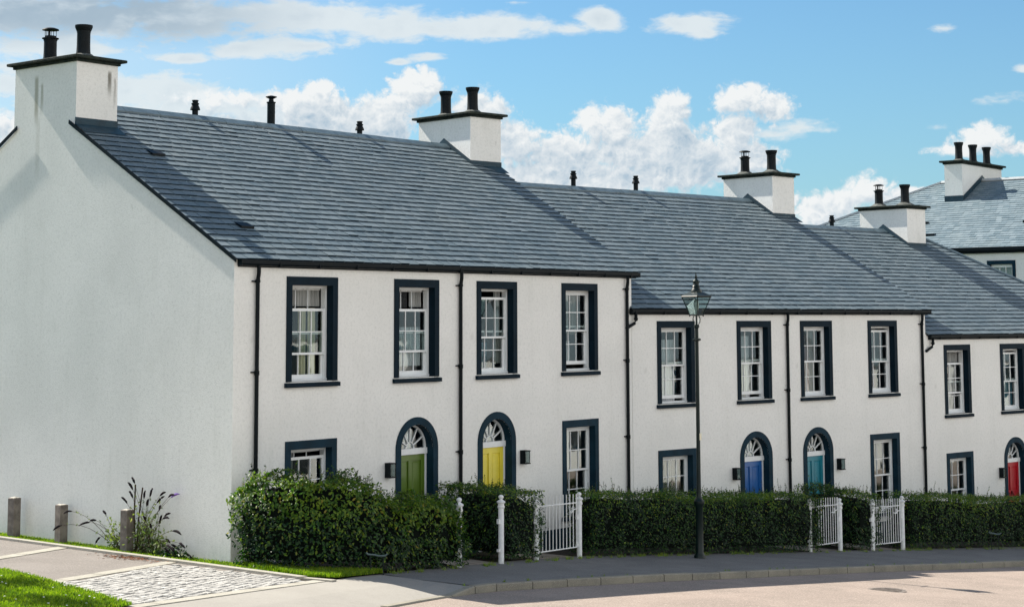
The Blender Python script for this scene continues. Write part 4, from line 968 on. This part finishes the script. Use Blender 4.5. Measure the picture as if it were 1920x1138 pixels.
LAWN = [(-4.30, .55), (-4.44, -.35), (-4.75, -1.40), (-5.02, -2.50), (-5.50, -4.1), (-6.6, -4.5), (-9.5, -4.0), (-9.5, 3.5), (-4.6, 3.5), (-4.2, 1.5)]
tag(sheet('lawn_turf', LAWN, M['turf'], .03), kind='structure')
grass('lawn_grass', LAWN, .03, 2600, .055, 'bright mown lawn with small white daisies in the lower left corner', 1, 170)
STRIP = [(PE+.02, -2.3), (-.01, -.3), (-.01, 9), (PE+.02, 9)]
STRIP_SOIL = True
tag(sheet('gable_strip', STRIP, M['strip'], .02), kind='structure')
grass('strip_grass', STRIP, .02, 1300, .032, 'narrow strip of rough grass along the foot of the gable', 2)
PATCH = [(PE+.03, -2.42), (-.15, -2.72), (.4, -2.62), (1.2, -2.50), (1.1, -2.2), (.3, -1.5), (-.1, -.4), (-.3, -.9)]
tag(sheet('verge_turf', PATCH, M['turf'], .025), kind='structure')
grass('verge_grass', PATCH, .025, 6000, .07, 'sunlit grass patch in front of the overgrown corner hedge', 3)
lt = MB(); rnd = random.Random(5)
for _ in range(260):
    x, y = PE-.28+rnd.gauss(0, .12)-abs(rnd.gauss(0, .15)), 1.55+rnd.gauss(0, .36); an = rnd.random()*6.28; L = rnd.uniform(.02, .05)
    x = min(x, PE-.22); z = gz(x)+.006+rnd.random()*.012
    c, s_ = math.cos(an)*L, math.sin(an)*L; lt.face([(x-c, y-s_, z), (x-s_*.25, y+c*.25, z+.008), (x+c, y+s_, z+.004), (x+s_*.25, y-c*.25, z)])
tag(lt.build('leaf_litter', M['litter']), 'brown dry leaves gathered against the path edging', 'leaf litter', kind='stuff')

# ------------------------------------------------------------------ hedges
def leaf(mb, c, nrm, sz, rnd):
    t_ = nrm.orthogonal().normalized(); b_ = nrm.cross(t_); an = rnd.random()*6.28
    u_ = t_*math.cos(an)+b_*math.sin(an); v_ = nrm.cross(u_); n_ = nrm*sz*.12
    mb.faces([c-u_*sz, c-u_*sz*.2+v_*sz*.46-n_, c+u_*sz*.55+v_*sz*.36-n_, c+u_*sz, c+u_*sz*.55-v_*sz*.36-n_, c-u_*sz*.2-v_*sz*.46-n_], [(0, 1, 2, 3), (0, 3, 4, 5)])
def hedge(path, wd, hf, label, seed, dens=420, warm=.15, shoots=10, group='clipped hedges along the front gardens', sz=.034, bulge=.07):
    """path: centre line; hf(s) height above ground at fraction s"""
    rnd = random.Random(seed); path = [Vector(p) for p in path]
    for _ in range(3):
        q_ = [path[0]]
        for a_, b in zip(path, path[1:]): q_ += [a_*.75+b*.25, a_*.25+b*.75]
        path = q_+[path[-1]]
    segs = list(zip(path, path[1:])); tot = sum((b-a_).length for a_, b in segs)
    x0_, y0_ = path[0].x, path[0].y; off = (x0_, y0_, gz(x0_))
    e = empty('hedge', off); tag(e, label, 'hedge', group)
    def at(s):
        d_ = s*tot
        for a_, b in segs:
            L = (b-a_).length
            if d_ <= L+1e-6: return a_+(b-a_)*(d_/L), (b-a_).normalized()
            d_ -= L
        return segs[-1][1], (segs[-1][1]-segs[-1][0]).normalized()
    core = MB(off); N = max(4, int(tot/.3)); prev = None; prof = [(-.50, .12), (-.62, .5), (-.58, .82), (-.3, .88), (.3, .88), (.58, .82), (.62, .5), (.50, .12)]
    rings = []
    for i in range(N+1):
        s = min(max(i/N, .06/tot), 1-.06/tot) if False else i/N; p, tg = at(s); nv = Vector((-tg.y, tg.x)); h = hf(s); endk = .9 if i in (0, N) else 1
        rings.append([(p.x+nv.x*a_*wd/2*endk, p.y+nv.y*a_*wd/2*endk, gz(p.x)+h*b_*endk) for a_, b_ in prof])
    n = len(prof); allp = [q for rr in rings for q in rr]
    core.faces(allp, [(l*n+i, l*n+i+1, (l+1)*n+i+1, (l+1)*n+i) for l in range(N) for i in range(n-1)]+[tuple(range(n)), tuple(N*n+i for i in range(n))])
    core.build('twigs', M['core'], e)
    fol = MB(off)
    area = tot*(2*hf(.5)+wd)+2*wd*hf(.5)
    for _ in range(int(area*dens)):
        s = rnd.random(); p, tg = at(s); h = hf(s); nv = Vector((-tg.y, tg.x)); nn = None
        per = 2*h+wd; u_ = rnd.uniform(0, per)
        endp = rnd.random() < (2*wd*h)/area*1.0
        dep = abs(rnd.gauss(0, .07))-.01
        if endp:
            side = rnd.choice((-1, 1)); sp, tg2 = at(0 if side < 0 else 1); nv2 = Vector((-tg2.y, tg2.x)); a_ = rnd.uniform(-1, 1); zz = rnd.uniform(.04, 1)*hf(0 if side < 0 else 1)
            q = Vector((sp.x, sp.y, 0))+Vector((nv2.x, nv2.y, 0))*a_*wd/2+Vector((tg2.x, tg2.y, 0))*side*(.05-dep); q.z = zz; nn = Vector((tg2.x*side, tg2.y*side, .3))
        elif u_ < h or u_ > h+wd:
            side = -1 if u_ < h else 1; zz = max(.03, rnd.random()**.85*h); q = Vector((p.x, p.y, 0))+Vector((nv.x, nv.y, 0))*side*(wd/2-dep-(.06 if zz < .25 else 0)); q.z = zz; nn = Vector((nv.x*side, nv.y*side, .35)); rd = max(0, (zz-.72*h)/(.28*h)); q -= Vector((nv.x, nv.y, 0))*side*rd*rd*.12
        else:
            q = Vector((p.x, p.y, 0))+Vector((nv.x, nv.y, 0))*rnd.uniform(-1, 1)*wd/2; q.z = h-dep+rnd.random()**3*.06+mnoise.noise(Vector((s*tot*1.3, seed, 0)))*.10; nn = Vector((0, 0, 1))
        bn = mnoise.noise(Vector((q.x*1.6, q.y*1.6, q.z*2.2)))*bulge+mnoise.noise(Vector((q.x*5, q.y*5, q.z*5)))*bulge*.5
        nn = nn.normalized(); q += nn*bn
        if mnoise.noise(Vector((q.x*4+9, q.y*4, q.z*4))) < -.32 and rnd.random() < .7: continue
        if q.z < .02: continue
        nl = (nn+Vector((rnd.gauss(0, .55), rnd.gauss(0, .55), rnd.gauss(0, .45)+.25))).normalized()
        zt_ = q.z/h; fol.cur = 1 if rnd.random() < warm*(zt_**4*2.6*(.6+1.6*max(0, mnoise.noise(Vector((q.x*.9, q.y*.9, 3.0)))+.2))+.10) else 0
        q.z += gz(q.x); leaf(fol, q, nl, sz*rnd.uniform(.65, 1.3), rnd)
    # young shoots that stand proud of the clipped top
    sh = MB(off)
    for _ in range(int(shoots*tot)):
        s = rnd.random(); p, tg = at(s); nv = Vector((-tg.y, tg.x)); h = hf(s); b0 = Vector((p.x, p.y, gz(p.x)+h-.05))+Vector((nv.x, nv.y, 0))*rnd.uniform(-.45, .45)*wd
        L = rnd.uniform(.08, .24)*(1+.8*(rnd.random() < .12)); t_ = Vector((rnd.gauss(0, .28), rnd.gauss(0, .28), 1)).normalized(); tip = b0+t_*L
        fol.cur = 2; fol.tube([b0, b0+t_*L*.5+Vector((rnd.gauss(0, .01), rnd.gauss(0, .01), 0)), tip], .003, 3, False)
        for k in range(int(L/.035)+2):
            f = k/(int(L/.035)+2); q = b0+t_*L*f; dd_ = Vector((rnd.gauss(0, 1), rnd.gauss(0, 1), .4)).normalized(); fol.cur = 1 if rnd.random() < .5 else 0
            leaf(fol, q+dd_*.02, (dd_+Vector((0, 0, .6))).normalized(), sz*rnd.uniform(.5, .95), rnd)
    fol.build('foliage', [M['leaf'], M['leaf_warm'], M['twig']], e)
    return e
hedge([(.12, -.36), (.08, -.95), (.22, -1.45), (.66, -1.80), (1.2, -1.96), (1.8, -2.0), (2.3, -2.02), (3.0, -2.0), (3.52, -2.02)], .72, lambda s: 1.37+.19*math.sin(min(1, s*1.6)*3.1)+.05*math.sin(s*17)-.34*max(0, s-.40)/.60, 'tall loose hedge curving from the house corner to the first white gate post', 21, 1150, 1.5, 40, sz=.033, bulge=.24)
hedge([(5.70, -.35), (5.74, -1.88)], 1.38, lambda s: 1.36-.04*s, 'short thick hedge between the open gateway and the first white gate', 22, 1150, .3, 18, sz=.026, bulge=.11)
hedge([(8.15, -1.50), (10.3, -1.75), (12.2, -2.02), (15.62, -2.56)], .76, lambda s: 1.24+.05*math.sin(s*9)+.03*math.sin(s*23), 'long clipped hedge behind the street lamp', 23, 1100, .35, 12, sz=.025, bulge=.10)
hedge([(18.05, -1.15), (17.62, -2.98)], .96, lambda s: 1.40-.06*s, 'short hedge between the two white gates in front of the blue and teal doors', 24, 1100, .2, 22, sz=.026, bulge=.10)
hedge([(19.45, -2.90), (24, -3.55), (30, -4.4), (35, -5.1)], .84, lambda s: 1.28+.04*math.sin(s*20), 'clipped hedge at the right edge, in front of the crimson door', 25, 850, .5, 12, sz=.027, bulge=.10)
hedge([(11.9, -.55), (15.0, -.95), (16.4, -1.15)], .35, lambda s: 1.22, 'thin straggling shrubs against the foot of the blue door house', 26, 500, .3, 14, group=None, sz=.028)

# ------------------------------------------------------------------ gate posts and gates
def gate_post(x, y, h, label):
    e = empty('gate_post', (x, y, gz(x))); tag(e, label, 'gate post', 'white iron gate posts')
    p = MB(); p.lathe([(.052, -.12), (.052, h-.24), (.048, h-.235)], (0, 0, 0), 20); smooth_auto(p.build('post', M['postwhite'], e))
    c = MB(); c.lathe([(.050, h-.24), (.066, h-.235), (.068, h-.20), (.058, h-.19), (.058, h-.15), (.078, h-.14), (.082, h-.115), (.055, h-.095), (.028, h-.08), (.026, h-.07), (.042, h-.055), (.050, h-.03), (.042, h-.006), (.02, h+.008), (.002, h+.012)], (0, 0, 0), 20); smooth_auto(c.build('finial', M['postwhite'], e))
    for z0_, z1_ in ((h-.52, h-.43), (.22, .27)): b = MB(); b.box(-.10, -.04, -.025, .025, z0_, z1_); b.build('hinge_lug', M['postwhite'], e)
    return e
PO = [((3.52, -2.19), 1.22, 'white gate post half hidden by the leaves of the corner hedge'), ((4.87, -2.07), 1.25, 'white gate post with ball finial standing clear beside the open gateway'),
      ((6.24, -1.83), 1.22, 'white gate post on the left of the nearest closed gate'), ((7.79, -1.72), 1.27, 'white gate post with ball finial on the right of the nearest closed gate'),
      ((15.33, -2.70), 1.20, 'white gate post on the hedge side of the gate below the royal blue door'), ((16.66, -2.76), 1.20, 'white gate post with ball finial right of the gate below the royal blue door'),
      ((17.78, -3.02), 1.20, 'white gate post half hidden by hedge, left of the farthest gate'), ((19.03, -3.18), 1.28, 'white gate post with ball finial on the right of the farthest gate')]
for (x, y), h, lb in PO: gate_post(x, y, h, lb)
def gate(p, q, label, h=1.17, nb=12):
    p, q = Vector(p), Vector(q); d_ = q-p; L = d_.length; dv = d_.normalized(); x0, y0 = p.x, p.y
    z0 = gz(p.x); z1 = gz(q.x); e = empty('gate', (x0, y0, z0)); tag(e, label, 'gate', 'white barred garden gates'); off = (x0, y0, z0)
    def at(t_, hh): c = p+dv*t_; return (c.x, c.y, z0+(z1-z0)*t_/L*.35+hh)
    r_ = MB(off)
    a_, b_ = .10, L-.10
    for hh in (.13, h-.17):
        r_ = MB(off); r_.tube([at(a_, hh), at(b_, hh)], .013, 8); r_.build('rail', M['postwhite'], e)
    for i in range(nb):
        t_ = a_+(b_-a_)*i/(nb-1); b = MB(off); top = h+.015*math.sin(math.pi*i/(nb-1)); b.tube([at(t_, .12), at(t_, top-.04), at(t_, top)], .0105 if 0 < i < nb-1 else .017, 8); b.build('bar', M['postwhite'], e)
    l_ = MB(off); l_.tube([at(b_-.26, h-.33), at(b_-.18, h-.35), at(b_-.10, h-.30), at(b_+.03, h-.28)], .012, 6); l_.tube([at(b_-.14, h-.24), at(b_-.12, h-.36)], .016, 6); l_.build('latch', M['postwhite'], e)
gate((6.24, -1.83), (7.79, -1.72), 'nearest closed white gate, in front of the yellow door house')
gate((15.33, -2.70), (16.66, -2.76), 'closed white gate on the path to the royal blue door')
gate((17.78, -3.02), (19.03, -3.18), 'farthest closed white gate, on the path to the teal door')

# ------------------------------------------------------------------ street lamp
LX, LY = 10.47, -2.84; lz = gz(LX)
L_ = empty('street_lamp', (LX, LY, lz)); tag(L_, 'dark green Victorian style street lamp with four sided lantern', 'street lamp')
p = MB(); p.lathe([(.12, -.05), (.12, .05), (.10, .08), (.080, .12), (.077, 1.05), (.095, 1.08), (.112, 1.12), (.108, 1.17), (.078, 1.20), (.050, 1.27), (.044, 1.34), (.040, 2.6), (.037, 4.74), (.055, 4.76), (.055, 4.80), (.032, 4.82)], (0, 0, 0), 20)
smooth_auto(p.build('post', M['lampgreen'], L_))
lb = MB(); lb.tube([(-.20, -.06, 4.50), (.20, .06, 4.50)], .013, 8)
for s_ in (-1, 1): lb.lathe([(.0, -.028), (.024, -.015), (.028, 0), (.024, .015), (.0, .028)], (s_*.205, s_*.06, 4.50), 10, cap=False)
lb.lathe([(.05, -.03), (.058, 0), (.05, .03)], (0, 0, 4.50), 14); lb.build('ladder_bar', M['lampgreen'], L_)
fr = MB(); zb_, zt_ = 5.02, 5.40; hb, ht = .10, .215; an0 = R(38)
def cor(k, hw, z): an = an0+math.pi/2*k; return Vector((math.cos(an)*hw*1.414, math.sin(an)*hw*1.414, z))
for k in range(4):
    fr.tube([cor(k, hb, zb_), cor(k, ht, zt_)], .011, 6); fr.tube([cor(k, hb, zb_), cor(k+1, hb, zb_)], .014, 6); fr.tube([cor(k, ht, zt_), cor(k+1, ht, zt_)], .024, 6)
    fr.lathe([(.0, -.03), (.014, -.02), (.014, 0), (.0, .01)], tuple(cor(k, hb, zb_-.01)), 8, cap=False)
    fr.lathe([(.0, 0), (.012, .01), (.0, .04)], tuple(cor(k, ht+.01, zt_+.02)), 8, cap=False)
for k in range(4):   # frog: four curved stays under the lantern
    an = an0+math.pi/2*k; pts = [Vector((math.cos(an)*r_, math.sin(an)*r_, z)) for r_, z in ((.03, 4.80), (.07, 4.86), (.075, 4.94), (.04, 5.02))]; fr.tube(pts, .011, 6)
fr.tube([(0, 0, 4.80), (0, 0, 5.04)], .018, 8); fr.build('lantern_frame', M['lampgreen'], L_)
rf_ = MB(); a4 = [cor(k, ht+.012, zt_+.02) for k in range(4)]; m4 = [cor(k, .10, zt_+.10) for k in range(4)]
rf_.faces(a4+m4, [(k, (k+1) % 4, (k+1) % 4+4, k+4) for k in range(4)]+[(0, 3, 2, 1)])
rf_.lathe([(.125, .09), (.12, .12), (.095, .16), (.075, .20), (.085, .215), (.07, .235), (.06, .27), (.072, .30), (.068, .33), (.04, .36), (.018, .375), (.03, .40), (.03, .42), (.012, .45), (.012, .47), (.002, .52)], (0, 0, zt_), 16)
smooth_auto(rf_.build('lantern_hood', M['lampgreen'], L_), 35)
for k in range(4):
    g_ = MB(); a_, b_, c_, d_ = cor(k, hb-.004, zb_+.01), cor(k+1, hb-.004, zb_+.01), cor(k+1, ht-.006, zt_-.02), cor(k, ht-.006, zt_-.02); g_.face([a_, b_, c_, d_]); g_.build('lantern_pane', M['thin'], L_)
bl = MB(); bl.lathe([(.02, 4.99+.03), (.03, 5.06), (.028, 5.10), (.055, 5.18), (.06, 5.25), (.05, 5.31), (.02, 5.34)], (0, 0, 0), 14); bl.build('lamp_bulb', M['lampglass'], L_, smooth=True)
wr = MB()
for s_ in (-1, 1):
    wr.tube([(s_*.03, 0, 4.84), (s_*.10, s_*.02, 4.86), (s_*.18, s_*.04, 4.93), (s_*.20, s_*.04, 5.0), (s_*.14, s_*.03, 5.03)], .004, 5)
wr.build('scroll_wire', M['steel'], L_)
sg = MB(); sg.box(-.03, .03, -.062, -.052, 2.42, 2.56); sg.build('number_plate', M['cream'], L_)

# ------------------------------------------------------------------ bollards
for (x, y, h, rz_, lb) in ((-.27, 5.86, .76, .1, 'timber bollard farthest left, split at the top'), (-.22, 4.45, .72, -.05, 'timber bollard in the middle of the row with a pale worn top'), (-.27, 2.46, .76, .06, 'timber bollard nearest the corner, in front of the straggling shrub')):
    e = empty('timber_bollard', (x, y, gz(x)), rz_); tag(e, lb, 'bollard', 'timber bollards along the gable')
    b = MB(); n = 5; rnd = random.Random(int(y*10)); hw = .086
    b.bevbox(-hw, hw, -hw, hw, -.2, h, .010); b.build('post', M['timber'], e)
    t_ = MB(); ps = []
    k = 4
    for i in range(k+1):
        for j in range(k+1): ps.append((-hw+.012+(2*hw-.024)*i/k, -hw+.012+(2*hw-.024)*j/k, h+.003+(0 if i in (0, k) or j in (0, k) else rnd.uniform(.004, .022))))
    t_.faces(ps, [(i*(k+1)+j, (i+1)*(k+1)+j, (i+1)*(k+1)+j+1, i*(k+1)+j+1) for i in range(k) for j in range(k)]); t_.build('end_grain', M['timber_end'], e)

# ------------------------------------------------------------------ straggling butterfly bush
def buddleia():
    bx, by = -.20, 2.05; bz = gz(bx); e = empty('flowering_shrub', (bx, by, bz)); tag(e, 'straggling shrub with faded purple flower spikes against the gable', 'shrub')
    rnd = random.Random(31); st = MB(); lf = MB(); fl = MB(); ff = MB()
    # (end y offset, end height): spikes seen along the wall; +y runs to the left of the picture
    ends = [(1.95, .62), (2.25, .34), (1.45, .45), (1.25, .50), (.95, .62), (1.35, .17), (.30, 1.22), (.18, 1.12), (-.05, .98), (-.20, 1.02), (-.55, 1.06), (-.62, 1.02), (-.80, 1.05), (-.10, .84), (-.26, .90), (-.50, .80), (-.48, .68), (-.62, .66), (-.20, .60),
            (-.45, .56), (-.35, .48), (-.82, .46), (-.62, .30), (-1.10, .28), (-.78, .22), (-1.12, .10), (-.66, .20), (-.90, .12), (-.72, .16), (.42, .86), (.36, .95)]
    for i, (dy, hz) in enumerate(ends):
        base = Vector((rnd.uniform(-.05, .08), rnd.uniform(-.35, .35) if dy < .8 else .7, 0)); end = Vector((rnd.uniform(-.16, .08), dy, hz+.02)); midp = (base+end)/2+Vector((rnd.uniform(-.1, .06), 0, .12+.1*abs(dy)))
        path = [base*(1-t_)**2+midp*2*t_*(1-t_)+end*t_*t_ for t_ in [k/6 for k in range(7)]]; st.tube(path, .006, 5, True, .003)
        dr_ = (path[-1]-path[-2]).normalized(); L = rnd.uniform(.16, .27); droop = Vector((0, 0, -.5))
        sp = [end+dr_*L*k/5+droop*(k/5)**2*L*.7 for k in range(6)]
        tgt = MB()
        ps = []
        for k, c_ in enumerate(sp):
            rr = (.010, .019, .021, .020, .016, .006)[k]
            tg = (sp[min(k+1, 5)]-sp[max(k-1, 0)]).normalized(); u_ = tg.orthogonal().normalized(); v_ = tg.cross(u_)
            for q in range(7): an = q*2*math.pi/7; ps.append(c_+(u_*math.cos(an)+v_*math.sin(an))*rr*rnd.uniform(.75, 1.25))
        tgt.faces(ps, [(l*7+q, l*7+(q+1) % 7, (l+1)*7+(q+1) % 7, (l+1)*7+q) for l in range(5) for q in range(7)])
        tgt.build('flower_spike', M['budfresh' if i == 11 else 'budflower'], e)
        for k in range(9):
            t_ = rnd.uniform(.05, .95)**1.1; j = min(5, int(t_*6)); q = path[j]+(path[j+1]-path[j])*(t_*6-j); n_ = Vector((rnd.gauss(0, 1), rnd.gauss(0, 1), .5)).normalized(); leaf(lf, q+n_*.03, n_, rnd.uniform(.028, .055)*(1.1-t_*.5), rnd)
    for (cy_, ch, rr, n_l) in ((.78, .25, .20, 120), (-.10, .35, .26, 210), (.15, .30, .22, 130), (-.45, .22, .22, 110)):
        for _ in range(n_l):
            q = Vector((rnd.gauss(-.02, .07), cy_+rnd.gauss(0, rr*.55), max(.03, ch+rnd.gauss(0, ch*.6)))); leaf(lf, q, Vector((rnd.gauss(0, 1), rnd.gauss(0, 1), .6)).normalized(), rnd.uniform(.020, .045), rnd)
        for _ in range(8): st.tube([(0, cy_+rnd.gauss(0, .06), 0), (rnd.gauss(-.02, .05), cy_+rnd.gauss(0, rr*.4), ch*1.3)], .005, 4)
    st.tube([(.0, .22, 0), (-.02, .16, .6), (-.05, .02, 1.18)], .014, 6); st.tube([(.0, .25, 0), (-.02, .28, .7), (-.02, .26, 1.22)], .014, 6)
    st.build('stems', M['twig'], e); lf.build('foliage', M['budleaf'], e); 
    b = MB((bx, by, bz))
    pl_ = empty('low_weed', (-.28, 1.20, gz(-.28))); tag(pl_, 'small dark leafy weed clump at the foot of the gable beside the shrub', 'weed'); b = MB()
    for _ in range(240):
        n_ = Vector((rnd.gauss(0, 1), rnd.gauss(0, 1), .8)).normalized(); leaf(b, Vector((rnd.gauss(0, .05), rnd.gauss(0, .20), abs(rnd.gauss(0, .08))+.02)), n_, rnd.uniform(.02, .045), rnd)
    b.build('foliage', M['leaf'], pl_)
buddleia()

# small bent metal hoops at the hedge foot
def hoop(x, y, label, w_=.26, h=.34, rz_=0.0):
    e = empty('metal_hoop', (x, y, gz(x)), rz_); tag(e, label, 'hoop stand', 'small metal hoops at the hedge foot')
    a_ = MB(); a_.tube([(-w_/2-.05, 0, h+.03), (-w_/2-.02, 0, h+.0), (-.04, 0, h-.01), (.03, 0, h-.03), (w_/2+.01, 0, h-.03), (w_/2+.05, 0, h+.0)], .017, 8); a_.build('top_plate', M['steel'], e)
    for s_ in (-1, 1):
        b = MB(); b.tube([(s_*w_*.42, 0, -.1), (s_*w_*.42, 0, h-.02)], .011, 6); b.build('leg', M['lampgreen'], e)
hoop(1.02, -2.50, 'low bent metal hoop where the sunny grass patch ends', rz_=R(-40))
hoop(22.2, -4.15, 'low bent metal hoop below the hedge near the right edge', .22, .42, R(-45))

# a tree outside the frame to the left: its shade lies on the corner of the lawn
def tree():
    x, y = -8.35, 1.9; e = empty('garden_tree', (x, y, gz(x))); tag(e, 'leafy tree left of the lawn, outside the picture, shading its corner', 'tree'); rnd = random.Random(12)
    t_ = MB(); t_.tube([(0, 0, -.2), (.05, .0, 1.2), (.0, .1, 2.6), (.1, .1, 4.2)], .17, 10, True, .06)
    for k in range(9): an = k*2.4; t_.tube([(0, .05, 1.8+k*.22), (math.cos(an)*1.0, math.sin(an)*1.0, 2.6+k*.25), (math.cos(an)*1.9, math.sin(an)*1.9, 3.0+k*.25)], .05, 6, True, .015)
    t_.build('trunk', M['bark'], e); c_ = MB(); cl = [(rnd.gauss(0, 1.15), rnd.gauss(0, 1.15), 3.7+rnd.gauss(0, .8)) for _ in range(38)]
    for _ in range(15000):
        cc = rnd.choice(cl); n_ = Vector((rnd.gauss(0, 1), rnd.gauss(0, 1), rnd.gauss(0, 1))).normalized(); q = Vector(cc)+n_*abs(rnd.gauss(0, .40)); leaf(c_, q, n_, rnd.uniform(.08, .14), rnd)
    c_.build('crown', M['treeleaf'], e)
tree()

# ------------------------------------------------------------------ houses across the road (out of frame; the window panes mirror them)
def opposite():
    x, y = 24.0, -27.0; e = empty('opposite_house', (x, y, gz(x))); rnd = random.Random(3); Lh, Dp, H, RH = 11.0, 8.0, 5.2, 8.4
    wl = MB(); wl.box(0, Lh, -Dp, 0, -2, H); wl.face([(0, 0, H), (0, -Dp, H), (0, -Dp/2, RH)]); wl.face([(Lh, 0, H), (Lh, -Dp, H), (Lh, -Dp/2, RH)]); wl.build('wall', M['wall'], e)
    rf = MB()
    for s_ in (1, -1):
        ya = .15 if s_ > 0 else -Dp-.15; q = [(-.1, ya, H-.05), (Lh+.1, ya, H-.05), (Lh+.1, -Dp/2, RH+.05), (-.1, -Dp/2, RH+.05)]; rf.faces(q+[(p[0], p[1], p[2]+.08) for p in q], [(0,1,2,3),(4,5,6,7),(0,1,5,4),(0,4,7,3),(1,2,6,5)])
    ro = rf.build('roof', M['slate'], e)
    for px in (0, Lh-1): c_ = MB(); c_.box(px, px+1, -Dp/2-.8, -Dp/2+.8, RH-1, RH+1); c_.build('chimney', M['wall'], ro)
    for i in range(4):
        for z in (.9, 3.1):
            if z < 1 and i in (1, 2): continue
            w_ = MB(); px = 1.0+i*2.7; w_.box(px, px+1.3, .0, .03, z, z+1.8); f = w_.build('window', M['navy2'], e); g = MB(); g.box(px+.2, px+1.1, .03, .04, z+.2, z+1.6); g.build('pane', M['glass_dark'], f)
    for i in (1, 2): d_ = MB(); px = 1.0+i*2.7; d_.box(px+.1, px+1.2, 0, .04, -.1, 2.1); d_.build('door', M['dark'], e)
    return e
def copy_tree(o, parent=None):
    c_ = o.copy(); C.objects.link(c_); c_.parent = parent
    for ch in [k for k in list(o.children)]: copy_tree(ch, c_)
    return c_
M['glass_dark'] = mat('dark_pane', (.02, .03, .035), .1, .6)
op = opposite(); tag(op, 'white house across the road, nearest of the row behind the viewer', 'house', 'houses across the road, out of frame')
for k, (x, y, lb) in enumerate(((37.5, -28.5, 'second'), (51, -31, 'third'), (64.5, -34, 'fourth'), (78, -37.5, 'farthest'))):
    o = copy_tree(op); o.location = (x, y, gz(x)); o.rotation_euler = (0, 0, R(-9)); o['label'] = 'white house across the road, %s of the row behind the viewer' % lb

# weeds in the joint of the kerb and at the hedge foot
wd_ = MB(); rnd = random.Random(77)
def tuft(x, y, n, sz, h):
    for _ in range(n):
        an = rnd.random()*6.28; z = gz(x); r_ = rnd.random()*sz; px, py = x+math.cos(an)*r_, y+math.sin(an)*r_; lx, ly = rnd.gauss(0, .4)*h, rnd.gauss(0, .4)*h; w__ = .006
        wd_.faces([(px-w__, py, z), (px+w__, py, z), (px+lx, py+ly, z+h*rnd.uniform(.5, 1.2))], [(0, 1, 2)])
for p_, q_ in zip(INN, INN[1:]):
    if p_[0] < .4 or p_[0] > 24: continue
    L = math.hypot(q_[0]-p_[0], q_[1]-p_[1])
    for _ in range(int(L*1.6)):
        t_ = rnd.random(); tuft(p_[0]+(q_[0]-p_[0])*t_, p_[1]+(q_[1]-p_[1])*t_+.012, rnd.randint(4, 16), .03, .05)
for _ in range(150):
    x = rnd.uniform(1.2, 24); k = [f for f in FENCE if f[0] <= x][-1]; k2 = [f for f in FENCE if f[0] > x][0]; y = k[1]+(k2[1]-k[1])*(x-k[0])/(k2[0]-k[0])
    tuft(x, y-.12+rnd.gauss(0, .08), rnd.randint(5, 22), .06, .07)
tag(wd_.build('weeds', M['grass']), 'small weeds growing along the kerb joint and the foot of the hedges', 'weeds', kind='stuff')
